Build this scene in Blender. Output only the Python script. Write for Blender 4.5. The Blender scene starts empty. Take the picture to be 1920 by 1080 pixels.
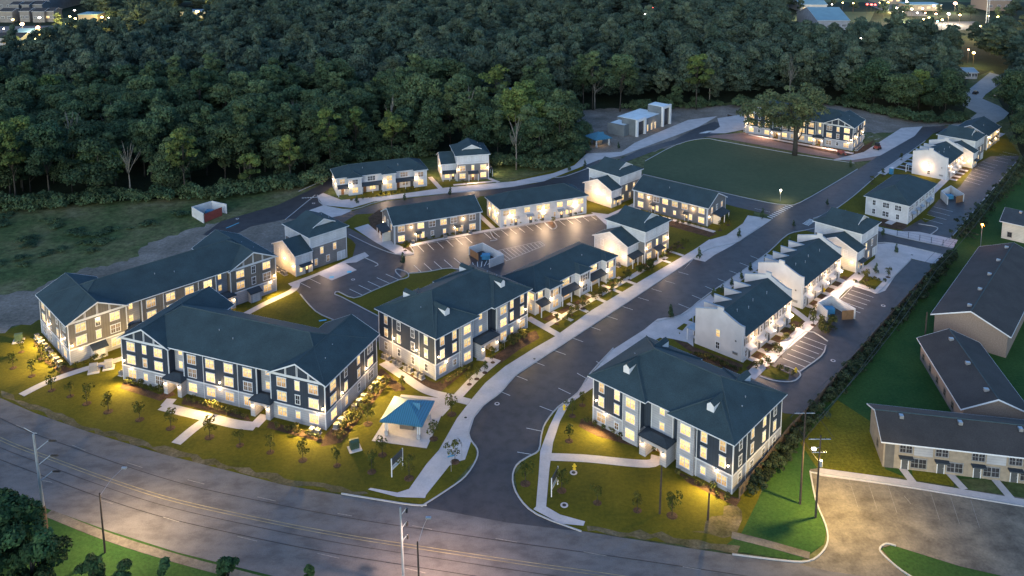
import bpy, bmesh, math, random
import numpy as np
from mathutils import Vector, Matrix
from mathutils.geometry import tessellate_polygon
R = math.radians
random.seed(7); RNG = np.random.default_rng(7)
S = bpy.context.scene
COL = S.collection

# ------------------------------------------------------------------ camera
CH, FPX, PITCH, YPP = 95.0, 1580.0, R(8.2016), 37.7265      # height, focal length, pitch and principal point of a 1920 px wide frame
cd = bpy.data.cameras.new('camera'); cam = bpy.data.objects.new('camera', cd); COL.objects.link(cam)
cam.location = (0, 0, CH); cam.rotation_euler = (R(90) - PITCH, 0, 0)
cd.sensor_fit = 'HORIZONTAL'; cd.sensor_width = 36; cd.lens = FPX / 1920 * 36
cd.shift_y = -(540 - YPP) / 1920; cd.clip_end = 6000; cd.clip_start = 1
S.camera = cam

def G(px, py, z=0.0):
    """surveyed point of the photograph -> point of the place at height z"""
    a = (px - 960) / FPX; b = (py - YPP) / FPX
    c, s = math.cos(PITCH), math.sin(PITCH)
    d = (a, c - b * s, -s - b * c)
    t = (z - CH) / d[2]
    return Vector((d[0] * t, d[1] * t, z))

def W(pts, z=0.0): return [G(x, y, z) for x, y in pts]

# ------------------------------------------------------------------ objects
def link(o, parent=None):
    COL.objects.link(o)
    if parent is not None: o.parent = parent
    return o
def tag(o, label=None, cat=None, group=None, kind=None):
    if label: o['label'] = label
    if cat: o['category'] = cat
    if group: o['group'] = group
    if kind: o['kind'] = kind
    return o
def thing(name, label, cat, loc=(0, 0, 0), rz=0.0, group=None):
    o = bpy.data.objects.new(name, None); o.empty_display_size = .5
    link(o); o.location = loc; o.rotation_euler = (0, 0, rz)
    return tag(o, label, cat, group)
def mobj(name, me, parent=None, loc=None, rz=None):
    o = bpy.data.objects.new(name, me); link(o, parent)
    if loc is not None: o.location = loc
    if rz is not None: o.rotation_euler = (0, 0, rz)
    return o

class MB:
    """collects polygons of one material into one mesh"""
    def __init__(s): s.v = []; s.f = []
    def poly(s, *pts):
        n = len(s.v); s.v += [tuple(p) for p in pts]; s.f.append(tuple(range(n, n + len(pts)))); return s
    def box(s, x0, x1, y0, y1, z0, z1):
        n = len(s.v)
        s.v += [(x0,y0,z0),(x1,y0,z0),(x1,y1,z0),(x0,y1,z0),(x0,y0,z1),(x1,y0,z1),(x1,y1,z1),(x0,y1,z1)]
        for q in ((3,2,1,0),(4,5,6,7),(0,1,5,4),(1,2,6,5),(2,3,7,6),(3,0,4,7)): s.f.append(tuple(n + i for i in q))
        return s
    def prism(s, pts, d):
        """closed prism: polygon pts swept by the vector d"""
        n = len(s.v); k = len(pts); d = Vector(d)
        s.v += [tuple(p) for p in pts] + [tuple(Vector(p) + d) for p in pts]
        s.f.append(tuple(range(n, n + k))[::-1]); s.f.append(tuple(range(n + k, n + 2 * k)))
        for i in range(k):
            j = (i + 1) % k; s.f.append((n + i, n + j, n + k + j, n + k + i))
        return s
    def tube(s, pts, r, n=6, r1=None):
        pts = [Vector(p) for p in pts]; m = len(pts); b = len(s.v)
        for i, p in enumerate(pts):
            t = (pts[min(i + 1, m - 1)] - pts[max(i - 1, 0)]).normalized()
            u = t.orthogonal().normalized() if i == 0 else (u - t * u.dot(t)).normalized()
            w = t.cross(u); rr = r if r1 is None else r + (r1 - r) * i / (m - 1)
            for k in range(n):
                a = 2 * math.pi * k / n; s.v.append(tuple(p + (u * math.cos(a) + w * math.sin(a)) * rr))
        for i in range(m - 1):
            for k in range(n):
                k2 = (k + 1) % n
                s.f.append((b + i*n + k, b + i*n + k2, b + (i+1)*n + k2, b + (i+1)*n + k))
        s.f.append(tuple(b + k for k in range(n))[::-1]); s.f.append(tuple(b + (m-1)*n + k for k in range(n)))
        return s
    def cone(s, x, y, z0, z1, r0, r1, n=12): return s.tube([(x, y, z0), (x, y, z1)], r0, n, r1)
    def dome(s, c, rx, ry, rz, n=10, m=5):
        b = len(s.v)
        for i in range(m + 1):
            a = math.pi / 2 * i / m
            for k in range(n):
                t = 2 * math.pi * k / n
                s.v.append((c[0] + rx*math.cos(a)*math.cos(t), c[1] + ry*math.cos(a)*math.sin(t), c[2] + rz*math.sin(a)))
        for i in range(m):
            for k in range(n):
                k2 = (k + 1) % n; s.f.append((b+i*n+k, b+i*n+k2, b+(i+1)*n+k2, b+(i+1)*n+k))
        return s
    def mesh(s, name, mat, smooth=False):
        me = bpy.data.meshes.new(name); me.from_pydata(s.v, [], s.f)
        if mat: me.materials.append(mat)
        if smooth: me.shade_smooth()
        return me
    def build(s, name, mat, parent=None, smooth=False, loc=None, rz=None):
        return mobj(name, s.mesh(name, mat, smooth), parent, loc, rz)

# ------------------------------------------------------------------ materials
def newmat(name):
    m = bpy.data.materials.new(name); m.use_nodes = True
    nt = m.node_tree; return m, nt, nt.nodes['Principled BSDF']
def ramp(nt, fac, stops):
    r = nt.nodes.new('ShaderNodeValToRGB'); e = r.color_ramp.elements
    while len(e) < len(stops): e.new(.5)
    for i, (p, c) in enumerate(stops): e[i].position = p; e[i].color = (*c, 1)
    nt.links.new(fac, r.inputs[0]); return r.outputs[0]
def noise(nt, scale, detail=5, rough=.6, coord='Object', stretch=None):
    tc = nt.nodes.new('ShaderNodeTexCoord'); n = nt.nodes.new('ShaderNodeTexNoise')
    n.inputs['Scale'].default_value = scale; n.inputs['Detail'].default_value = detail; n.inputs['Roughness'].default_value = rough
    src = tc.outputs[coord]
    if stretch:
        mp = nt.nodes.new('ShaderNodeMapping'); mp.inputs['Scale'].default_value = stretch; nt.links.new(src, mp.inputs[0]); src = mp.outputs[0]
    nt.links.new(src, n.inputs['Vector']); return n.outputs['Fac']
def mixc(nt, a, b, fac, mode='MIX'):
    x = nt.nodes.new('ShaderNodeMix'); x.data_type = 'RGBA'; x.blend_type = mode
    for sock, val in ((x.inputs[0], fac), (x.inputs[6], a), (x.inputs[7], b)):
        if hasattr(val, 'is_linked'): nt.links.new(val, sock)
        else: sock.default_value = val if isinstance(val, (int, float)) else (*val, 1)
    return x.outputs[2]
def bump(nt, bsdf, h, strength=.3, dist=.05):
    b = nt.nodes.new('ShaderNodeBump'); b.inputs['Strength'].default_value = strength; b.inputs['Distance'].default_value = dist
    nt.links.new(h, b.inputs['Height']); nt.links.new(b.outputs[0], bsdf.inputs['Normal'])
def scl(c, k): return tuple(min(1, x * k) for x in c)
def M_plain(name, col, rough=.7, var=.18, scale=1.2, spec=.3, metal=0):
    m, nt, b = newmat(name)
    c = ramp(nt, noise(nt, scale), [(.3, scl(col, 1 - var)), (.7, scl(col, 1 + var))])
    nt.links.new(c, b.inputs['Base Color']); b.inputs['Roughness'].default_value = rough
    b.inputs['Specular IOR Level'].default_value = spec; b.inputs['Metallic'].default_value = metal
    return m
def M_siding(name, col, vertical=False, pitch=.45):
    m, nt, b = newmat(name)
    tc = nt.nodes.new('ShaderNodeTexCoord'); w = nt.nodes.new('ShaderNodeTexWave')
    w.wave_type = 'BANDS'; w.bands_direction = 'DIAGONAL' if vertical else 'Z'; w.wave_profile = 'SAW'
    mp = nt.nodes.new('ShaderNodeMapping'); nt.links.new(tc.outputs['Object'], mp.inputs[0]); nt.links.new(mp.outputs[0], w.inputs[0])
    mp.inputs['Scale'].default_value = (1, 1, 0) if vertical else (0, 0, 1)
    w.inputs['Scale'].default_value = .314 / pitch * (1.7 if vertical else 1); w.inputs['Distortion'].default_value = 0
    st = ramp(nt, w.outputs['Fac'], [(.0, scl(col, .62)), (.16, col), (1, scl(col, 1.06))])
    c = mixc(nt, st, ramp(nt, noise(nt, .35, 6), [(.3, (.78,)*3), (.7, (1.1,)*3)]), 1.0, 'MULTIPLY')
    nt.links.new(c, b.inputs['Base Color']); b.inputs['Roughness'].default_value = .75; b.inputs['Specular IOR Level'].default_value = .25
    bump(nt, b, w.outputs['Fac'], .35, .03)
    return m
def M_ground(name, stops, scale=.12, fine=2.5, rough=.95, stretch=None, b_str=.4, fine_amt=.35, spec=.15, wear=None):
    m, nt, b = newmat(name)
    c1 = ramp(nt, noise(nt, scale, 6, .62, 'Object', stretch), stops)
    f = ramp(nt, noise(nt, fine, 4, .7), [(.3, (1 - fine_amt,)*3), (.7, (1 + fine_amt,)*3)])
    c = mixc(nt, c1, f, 1.0, 'MULTIPLY')
    if wear:
        c = mixc(nt, c, ramp(nt, noise(nt, .5, 4, .6, 'Object', wear), [(.36, (.72,)*3), (.5, (1.0,)*3), (.66, (1.16,)*3)]), .9, 'MULTIPLY')
        vo = nt.nodes.new('ShaderNodeTexVoronoi'); vo.feature = 'DISTANCE_TO_EDGE'; vo.inputs['Scale'].default_value = .09
        tc = nt.nodes.new('ShaderNodeTexCoord'); wv = nt.nodes.new('ShaderNodeMix'); wv.data_type = 'RGBA'; wv.inputs[0].default_value = .9
        ns = nt.nodes.new('ShaderNodeTexNoise'); ns.inputs['Scale'].default_value = .25; ns.inputs['Detail'].default_value = 6; nt.links.new(tc.outputs['Object'], ns.inputs['Vector'])
        av = nt.nodes.new('ShaderNodeVectorMath'); av.operation = 'MULTIPLY_ADD'; av.inputs[1].default_value = (9, 9, 0); nt.links.new(ns.outputs['Color'], av.inputs[0]); nt.links.new(tc.outputs['Object'], av.inputs[2]); nt.links.new(av.outputs[0], vo.inputs['Vector'])
        c = mixc(nt, c, ramp(nt, vo.outputs['Distance'], [(.0, (.72,)*3), (.005, (.85,)*3), (.010, (1,)*3)]), .22, 'MULTIPLY')
    nt.links.new(c, b.inputs['Base Color']); b.inputs['Roughness'].default_value = rough; b.inputs['Specular IOR Level'].default_value = spec
    bump(nt, b, noise(nt, fine * 1.5, 4, .7), b_str, .15)
    return m
def M_emit(name, col, strength, sample=False):
    m, nt, b = newmat(name)
    b.inputs['Base Color'].default_value = (*col, 1); b.inputs['Emission Color'].default_value = (*col, 1)
    b.inputs['Emission Strength'].default_value = strength
    m.cycles.emission_sampling = 'AUTO' if sample else 'NONE'
    return m
def M_window(name, top, low, strength, gloss=.2):
    m, nt, b = newmat(name)
    tc = nt.nodes.new('ShaderNodeTexCoord'); sx = nt.nodes.new('ShaderNodeSeparateXYZ'); nt.links.new(tc.outputs['Generated'], sx.inputs[0])
    oi = nt.nodes.new('ShaderNodeObjectInfo')
    g = ramp(nt, sx.outputs['Z'], [(.0, low), (.45, tuple((a + c) / 2 for a, c in zip(top, low))), (.55, top), (1, top)])
    # blinds and curtains: fine horizontal bands, soft blotches of furniture behind
    n = ramp(nt, noise(nt, 2.2, 3, .6), [(.32, (.42, .33, .24)), (.5, (.9, .82, .75)), (.66, (1.15,)*3)])
    c = mixc(nt, g, n, .8, 'MULTIPLY')
    mt = nt.nodes.new('ShaderNodeMapRange'); mt.inputs['To Min'].default_value = strength * .55; mt.inputs['To Max'].default_value = strength * 1.25
    nt.links.new(oi.outputs['Random'], mt.inputs[0])
    nt.links.new(c, b.inputs['Emission Color']); nt.links.new(mt.outputs[0], b.inputs['Emission Strength'])
    b.inputs['Base Color'].default_value = (.03, .03, .035, 1); b.inputs['Roughness'].default_value = gloss
    m.cycles.emission_sampling = 'NONE'
    return m
def M_shingle(name, col):
    m, nt, b = newmat(name)
    c1 = ramp(nt, noise(nt, .25, 5, .6), [(.25, scl(col, .78)), (.75, scl(col, 1.25))])
    c = mixc(nt, c1, ramp(nt, noise(nt, 5, 3, .7, 'Object', (1, 1, 3)), [(.25, (.72,)*3), (.75, (1.28,)*3)]), 1.0, 'MULTIPLY')
    nt.links.new(c, b.inputs['Base Color']); b.inputs['Roughness'].default_value = .85; b.inputs['Specular IOR Level'].default_value = .25
    bump(nt, b, noise(nt, 6, 3), .3, .04)
    return m
def M_ribs(name, col):
    m, nt, b = newmat(name)
    tc = nt.nodes.new('ShaderNodeTexCoord'); w = nt.nodes.new('ShaderNodeTexWave'); w.wave_profile = 'SAW'
    w.bands_direction = 'X'; w.inputs['Scale'].default_value = .314 / .4
    nt.links.new(tc.outputs['Object'], w.inputs[0])
    nt.links.new(ramp(nt, w.outputs['Fac'], [(0, scl(col, .45)), (.14, scl(col, .5)), (.2, col), (1, col)]), b.inputs['Base Color'])
    b.inputs['Roughness'].default_value = .45; b.inputs['Metallic'].default_value = .2
    bump(nt, b, w.outputs['Fac'], .5, .05); return m
def M_leaf(name, col, col2, hue=.5):
    m, nt, b = newmat(name)
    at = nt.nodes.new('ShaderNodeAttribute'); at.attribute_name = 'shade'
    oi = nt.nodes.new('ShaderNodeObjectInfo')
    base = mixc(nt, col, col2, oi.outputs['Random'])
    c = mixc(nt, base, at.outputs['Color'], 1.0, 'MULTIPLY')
    nt.links.new(c, b.inputs['Base Color']); b.inputs['Roughness'].default_value = .8; b.inputs['Specular IOR Level'].default_value = .15
    tr = nt.nodes.new('ShaderNodeBsdfTranslucent'); nt.links.new(c, tr.inputs[0])
    mx = nt.nodes.new('ShaderNodeMixShader'); mx.inputs[0].default_value = .25
    out = nt.nodes['Material Output']; nt.links.new(b.outputs[0], mx.inputs[1]); nt.links.new(tr.outputs[0], mx.inputs[2]); nt.links.new(mx.outputs[0], out.inputs[0])
    return m

MT = {}
MT['roof'] = M_shingle('roof_shingle', (.034, .055, .062))
MT['ridgecap'] = M_plain('ridge_tiles', (.042, .064, .072), .9, .2, 4)
MT['roof_grey'] = M_shingle('old_shingle', (.047, .043, .042))
MT['roof_dark'] = M_shingle('porch_shingle', (.04, .05, .06))
MT['navy'] = M_siding('navy_siding', (.030, .042, .062), True)
MT['taupe'] = M_siding('taupe_siding', (.15, .135, .12), True)
MT['grey'] = M_siding('grey_siding', (.19, .18, .175))
MT['charcoal'] = M_siding('charcoal_siding', (.15, .15, .155))
MT['pale'] = M_siding('pale_siding', (.33, .335, .36))
MT['white'] = M_siding('white_siding', (.53, .53, .54))
MT['stucco'] = M_plain('white_stucco', (.52, .505, .51), .9, .10, .35)
MT['paledeep'] = M_siding('pale_blue_siding', (.42, .43, .45))
MT['cream'] = M_siding('cream_siding', (.62, .56, .46))
MT['tan'] = M_plain('tan_stucco', (.25, .21, .165), .9)
MT['brown'] = M_plain('brown_brick', (.22, .17, .14), .9, .2, 4)
MT['trim'] = M_plain('white_trim', (.60, .61, .63), .5, .05)
MT['shutter'] = M_plain('dark_shutter', (.10, .095, .09), .6)
MT['door'] = M_plain('dark_door', (.07, .075, .08), .5)
MT['doorwood'] = M_plain('timber_door', (.22, .12, .06), .5)
MT['metal'] = M_plain('grey_metal', (.35, .36, .38), .4, .1, 3, .5, .6)
MT['galv'] = M_plain('galvanised_steel', (.27, .30, .34), .45, .15, .8, .5, .3)
MT['black'] = M_plain('black_plastic', (.02, .02, .022), .5)
MT['wood'] = M_plain('weathered_wood', (.10, .075, .055), .9, .35, 3)
MT['pole'] = M_plain('dark_pole_wood', (.045, .035, .03), .9, .3, 3)
MT['bark'] = M_plain('bark', (.045, .04, .034), .95, .35, 2)
MT['bare'] = M_plain('bare_bark', (.16, .15, .135), .95, .3, 2)
MT['acwhite'] = M_plain('ac_casing', (.27, .26, .26), .5, .1, 4)
MT['acdark'] = M_plain('ac_grille', (.06, .06, .06), .6)
MT['txgreen'] = M_plain('transformer_green', (.045, .075, .05), .5)
MT['yellow'] = M_plain('hydrant_yellow', (.75, .5, .03), .5)
MT['redmetal'] = M_plain('red_paint', (.24, .055, .045), .6)
MT['bluep'] = M_plain('blue_plastic', (.05, .2, .34), .5)
MT['gazebo'] = M_ribs('blue_standing_seam', (.055, .18, .26))
MT['roofwhite'] = M_plain('white_membrane', (.62, .68, .70), .6, .12, .5)
MT['dkpanel'] = M_siding('dark_panel', (.15, .17, .185))
MT['conc'] = M_ground('concrete', [(.3, (.40, .375, .37)), (.7, (.54, .50, .49))], .3, 3, .9, None, .15, .08)
MT['concold'] = M_ground('old_concrete', [(.25, (.09, .08, .068)), (.5, (.155, .137, .112)), (.75, (.23, .20, .155))], .22, 2.5, .9, None, .2, .2, .15, (.5, .7, 1))
MT['kerb'] = M_plain('kerb_concrete', (.36, .36, .36), .9, .12, 2)
MT['asph'] = M_ground('new_asphalt', [(.25, (.040, .035, .036)), (.55, (.052, .046, .047)), (.8, (.072, .063, .062))], .09, 6, .55, None, .12, .12, .35, (1, 1, 1))
MT['asphold'] = M_ground('road_asphalt', [(.25, (.115, .108, .108)), (.55, (.138, .13, .129)), (.8, (.165, .155, .153))], .07, 5, .8, (.35, 1.3, 1), .12, .12, .2, (.5, .9, 1))
MT['concold2'] = M_ground('far_concrete', [(.3, (.26, .27, .27)), (.7, (.34, .35, .35))], .1, 1, .9, None, .1, .1)
MT['lawn'] = M_ground('lawn_grass', [(.22, (.046, .050, .007)), (.5, (.086, .081, .007)), (.8, (.125, .108, .011))], .10, 1.6, .95, None, .5, .2)
MT['lawndark'] = M_ground('green_grass', [(.3, (.020, .062, .014)), (.7, (.042, .088, .020))], .12, 2, .95, None, .6, .3)
MT['lawnbright'] = M_ground('verge_grass', [(.3, (.08, .085, .008)), (.7, (.14, .125, .012))], .2, 2, .95, None, .7, .4)  # lamp light painted into the grass as a brighter yellow
MT['turf'] = M_ground('field_turf', [(.3, (.058, .080, .040)), (.7, (.084, .10, .052))], .03, .6, .95, None, .3, .12)
MT['scrub'] = M_ground('scrub', [(.28, (.028, .055, .02)), (.45, (.06, .085, .03)), (.58, (.105, .11, .048)), (.78, (.18, .16, .10))], .05, .55, 1, None, .8, .5)
MT['dirt'] = M_ground('bare_dirt', [(.25, (.09, .085, .07)), (.5, (.19, .165, .14)), (.8, (.32, .28, .245))], .09, 1.2, 1, None, .7, .3)
MT['dirtgrass'] = M_ground('worn_grass', [(.3, (.06, .055, .02)), (.55, (.12, .10, .055)), (.8, (.20, .165, .12))], .3, 2, 1, None, .7, .35)
MT['mulch'] = M_ground('mulch', [(.3, (.05, .032, .02)), (.7, (.10, .062, .042))], .8, 5, 1, None, .8, .4)
MT['pink'] = M_ground('red_sand', [(.3, (.20, .13, .11)), (.7, (.27, .19, .165))], .1, 2, 1, None, .4, .2)
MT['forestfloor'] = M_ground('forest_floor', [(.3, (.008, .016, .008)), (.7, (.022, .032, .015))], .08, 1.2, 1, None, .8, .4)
MT['paint'] = M_plain('road_paint', (.62, .62, .6), .7, .25, 3)
MT['paintfaint'] = M_plain('worn_paint', (.24, .225, .2), .8, .3, 3)
MT['painty'] = M_plain('yellow_paint', (.30, .25, .14), .8, .35, .6)
MT['paintb'] = M_plain('blue_paint', (.12, .45, .62), .7, .1, 3)
MT['asphline'] = M_plain('tar_seam', (.035, .033, .033), .7, .2, 3)
WIN = {
 'lit': M_window('lit_window', (1, .78, .33), (1, .60, .19), 1.75),
 'blind': M_window('blind_window', (1, .70, .30), (.60, .33, .11), 1.15),
 'dim': M_window('dim_window', (.5, .34, .18), (.22, .16, .10), .5),
 'dark': M_window('dark_window', (.03, .03, .03), (.02, .02, .02), .2, .12)}
MT['lamp'] = M_emit('lamp_glow', (1, .85, .58), 14)
MT['lampwhite'] = M_emit('white_lamp_glow', (1, .9, .72), 25)
MT['lampyellow'] = M_emit('yellow_lamp_glow', (1, .75, .22), 25)
MT['lamporange'] = M_emit('orange_lamp_glow', (1, .38, .06), 22)
MT['lampred'] = M_emit('red_lamp_glow', (1, .08, .06), 12)
MT['lamppink'] = M_emit('pink_lamp_glow', (1, .45, .3), 16)
MT['lampcyan'] = M_emit('cyan_lamp_glow', (.3, .9, 1), 10)
LEAF = {
 'forest': M_leaf('forest_leaf', (.038, .07, .038), (.082, .118, .056)),
 'far': M_leaf('far_leaf', (.046, .076, .056), (.084, .112, .075)),  # bluish tone paints distance haze into the leaf colour
 'bright': M_leaf('bright_leaf', (.095, .15, .05), (.14, .185, .055)),
 'oak': M_leaf('oak_leaf', (.092, .118, .06), (.10, .125, .062)),
 'shrub': M_leaf('shrub_leaf', (.05, .065, .018), (.11, .10, .03)),
 'young': M_leaf('young_leaf', (.05, .065, .015), (.09, .09, .02)),
 'vine': M_leaf('vine_leaf', (.026, .044, .026), (.04, .058, .032)),
 'fore': M_leaf('near_leaf', (.03, .066, .028), (.042, .085, .034))}

# ------------------------------------------------------------------ ground
def spline(pts, n=6):
    pts = [Vector(p) for p in pts]; out = []
    for i in range(len(pts) - 1):
        p0, p1, p2, p3 = pts[max(i-1, 0)], pts[i], pts[i+1], pts[min(i+2, len(pts)-1)]
        for k in range(n):
            t = k / n
            out.append(.5 * ((2*p1) + (p2-p0)*t + (2*p0-5*p1+4*p2-p3)*t*t + (3*p1-p0-3*p2+p3)*t**3))
    return out + [pts[-1]]
def rough(pts, amt, step=1.6):
    out = []
    for a, b in zip(pts, pts[1:] + pts[:1]):
        n = max(1, int((b - a).length / step)); d = (b - a).normalized(); q = Vector((-d.y, d.x, 0))
        for i in range(n): out.append(a.lerp(b, i / n) + q * random.uniform(-amt, amt))
    return out
def sheet(name, polys, z, mat, ragged=0, kind='structure'):
    mb = MB()
    if ragged: polys = [rough([Vector((p[0], p[1], 0)) for p in q], ragged) for q in polys]
    for k_, pts in enumerate(polys):
        pts = [Vector((p[0], p[1], z + .0007 * k_)) for p in pts]
        b = len(mb.v); mb.v += [tuple(p) for p in pts]
        for t in tessellate_polygon([pts]):
            a = (pts[t[1]] - pts[t[0]]).cross(pts[t[2]] - pts[t[0]]).z
            mb.f.append(tuple(b + i for i in (t if a > 0 else t[::-1])))
    return tag(mb.build(name, mat), kind=kind)
def ribbon_pts(line, w):
    n = len(line); L = []; Rr = []
    for i in range(n):
        d = (line[min(i+1, n-1)] - line[max(i-1, 0)]); d.z = 0; d.normalize()
        q = Vector((-d.y, d.x, 0)) * w / 2; L.append(line[i] + q); Rr.append(line[i] - q)
    return L, Rr
def ribbon(mb, line, w, z0, z1=None, n=6):
    line = spline(line, n) if n > 1 else [Vector(p) for p in line]
    L, Rr = ribbon_pts(line, w); b = len(mb.v)
    zt = z0 if z1 is None else z1
    for l, r in zip(L, Rr): mb.v += [(l.x, l.y, zt), (r.x, r.y, zt)]
    m = len(line)
    for i in range(m - 1): mb.f.append((b+2*i, b+2*i+1, b+2*i+3, b+2*i+2))
    if z1 is not None:
        c = len(mb.v)
        for l, r in zip(L, Rr): mb.v += [(l.x, l.y, z0), (r.x, r.y, z0)]
        for i in range(m - 1):
            mb.f.append((b+2*i, b+2*i+2, c+2*i+2, c+2*i)); mb.f.append((b+2*i+1, c+2*i+1, c+2*i+3, b+2*i+3))
        for i in (0, m - 1): mb.f.append((b+2*i, b+2*i+1, c+2*i+1, c+2*i))
    return mb
def strips(name, lines, w, z0, z1, mat, n=6, kind='structure'):
    mb = MB()
    for k_, l in enumerate(lines): ribbon(mb, W(l), w, z0, z1 + .0011 * k_, n)
    return tag(mb.build(name, mat), kind=kind)

sheet('terrain', [[(-3000, -200), (3000, -200), (3000, 5000), (-3000, 5000)]], -.06, MT['scrub'])
FOREST = [(-700, 395), (0, 392), (200, 378), (420, 366), (560, 347), (620, 318), (640, 300), (800, 292), (930, 305), (1010, 312), (1072, 292), (1088, 272),
          (1080, 245), (1030, 215), (1140, 212), (1200, 207), (1335, 198), (1375, 190), (1560, 195), (1700, 224), (1800, 228), (1812, 196), (1812, 150), (1860, 132), (1888, 155),
          (1868, 180), (1888, 215), (1912, 285), (1940, 330), (2500, 330), (2500, 4), (-700, 4)]
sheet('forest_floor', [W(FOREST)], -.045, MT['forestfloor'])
sheet('dirt', [W([(260, 478), (330, 462), (370, 448), (430, 420), (400, 418), (330, 440), (280, 455)]), W([(-60, 560), (60, 545), (150, 505), (240, 490), (330, 440), (420, 415), (540, 385), (590, 400), (560, 425), (525, 470), (400, 500), (250, 560), (120, 590), (72, 602), (-60, 640)]),
               W([(1040, 207), (1340, 198), (1560, 195), (1700, 224), (1805, 228), (1740, 245), (1640, 250), (1560, 240), (1380, 225), (1260, 275), (1150, 300), (1090, 285), (1090, 245)])], .004, MT['dirt'], 1.3)
# grass of the development and its neighbours
sheet('lawn', [W([(-80, 700), (-60, 640), (70, 600), (110, 560), (380, 430), (560, 400), (690, 360), (840, 340), (930, 345), (1050, 318), (1110, 290), (1165, 288), (1140, 320), (1210, 335), (1330, 370), (1420, 385),
                  (1395, 440), (1278, 500), (1100, 617), (968, 703), (907, 760), (888, 790), (893, 860), (840, 918), (790, 945), (640, 926), (533, 910), (306, 851), (160, 808), (66, 775), (0, 746), (-80, 715)]),
               W([(965, 890), (1000, 845), (1020, 800), (1047, 763), (1107, 700), (1180, 640), (1310, 560), (1480, 440), (1560, 392), (1650, 320), (1735, 255), (1870, 230), (1912, 290), (1900, 300), (1700, 560), (1500, 775), (1440, 880), (1400, 1000), (1370, 1035), (1230, 1015), (1090, 995), (1000, 960), (972, 930)])], 0, MT['lawn'])
sheet('side_lawn', [W([(1513, 777), (1683, 580), (1762, 490), (1850, 390), (1920, 330), (2300, 330), (2300, 900), (1920, 900), (1700, 895), (1535, 880), (1530, 930), (1550, 990), (1545, 1020), (1500, 1052), (1350, 1030), (1390, 1000), (1440, 900)])], .006, MT['lawndark'])
sheet('lit_lawn', [W([(1500, 830), (1570, 750), (1632, 790), (1660, 880), (1700, 896), (1535, 882)]), W([(1710, 882), (1780, 890), (1790, 912), (1712, 900)])], .012, MT['lawnbright'])  # patches coloured as if lit by the car park lamp
sheet('verge', [W([(-80, 880), (86, 953), (200, 993), (333, 1035), (467, 1068), (640, 1105), (900, 1160), (900, 1400), (-80, 1400)]),
                W([(1655, 1030), (1672, 1022), (1800, 1050), (1980, 1080), (1980, 1130), (1720, 1110)])], 0, MT['lawndark'])
sheet('field', [W([(1209, 303), (1267, 273), (1318, 261), (1360, 267), (1490, 290), (1600, 307), (1607, 316), (1560, 345), (1494, 379), (1480, 382), (1440, 377), (1353, 359), (1204, 325)])], .012, MT['turf'])
sheet('sand', [W([(1310, 256), (1400, 248), (1500, 268), (1600, 290), (1650, 292), (1640, 300), (1600, 304), (1490, 284), (1365, 261)])], .009, MT['pink'])

sheet('worn_verge', [W([(0, 733), (66, 762), (160, 795), (306, 838), (433, 870), (533, 897), (640, 914), (690, 921), (690, 928), (640, 925), (533, 908), (433, 882), (306, 850), (160, 806), (66, 773), (0, 744)]), W([(1300, 1000), (1375, 945), (1395, 975), (1380, 1005), (1330, 1000)]), W([(1100, 984), (1240, 1002), (1380, 1022), (1380, 1034), (1230, 1013), (1095, 994)])], .008, MT['dirtgrass'], .7)

# asphalt
ROAD_TOP = [(-200, 640), (-80, 705), (0, 746), (66, 775), (160, 808), (306, 852), (433, 884), (533, 910), (640, 928), (800, 951), (950, 974), (1090, 996), (1280, 1026), (1373, 1040), (1513, 1056), (1700, 1085), (1900, 1115), (2200, 1160)]
ROAD_BOT = [(2200, 1420), (1700, 1310), (1280, 1240), (900, 1165), (640, 1105), (520, 1082), (467, 1069), (333, 1036), (200, 994), (86, 953), (0, 915), (-100, 870), (-260, 790)]
sheet('main_road', [W(ROAD_TOP + ROAD_BOT)], .02, MT['asphold'])
STREET = [(790, 950), (840, 918), (873, 893), (893, 862), (895, 843), (884, 827), (879, 812), (888, 783), (907, 760), (940, 735), (968, 703), (1023, 667), (1100, 617), (1187, 560), (1278, 500), (1323, 470), (1350, 462), (1380, 455), (1395, 446), (1425, 425), (1447, 413),
          (1440, 402), (1380, 388), (1300, 366), (1205, 333), (1206, 328), (1353, 362), (1440, 381), (1480, 386), (1500, 380), (1560, 347), (1608, 318), (1640, 297), (1700, 250), (1735, 238), (1775, 236), (1812, 240), (1835, 245), (1880, 222), (1887, 212), (1872, 200), (1840, 185), (1842, 178), (1870, 158), (1872, 142), (1862, 139), (1815, 176), (1811, 196), (1838, 212), (1828, 220), (1800, 232), (1750, 250),
          (1735, 264), (1690, 297), (1650, 325), (1600, 368), (1560, 396), (1525, 410), (1540, 418), (1641, 430), (1685, 444.5), (1787, 466.5), (1777, 480), (1675, 457), (1641, 457), (1560, 445), (1510, 432), (1477, 440), (1442, 472), (1391, 509), (1342, 542), (1308, 567), (1280, 590), (1230, 603), (1180, 640), (1150, 653), (1132, 671), (1107, 700), (1083, 737), (1047, 763), (1023, 793), (1015, 817), (1010, 845), (990, 857), (968, 873), (961, 900), (973, 933), (1007, 965), (1090, 997), (950, 980)]
sheet('street', [W(STREET)], .024, MT['asph'])
sheet('far_road', [W([(1780, 235), (1812, 239), (1838, 245), (1882, 223), (1892, 212), (1874, 199), (1842, 185), (1848, 177), (1874, 158), (1880, 142), (1856, 136), (1806, 176), (1805, 198), (1832, 212), (1822, 220), (1790, 231)])], .03, MT['concold2'])
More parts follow.
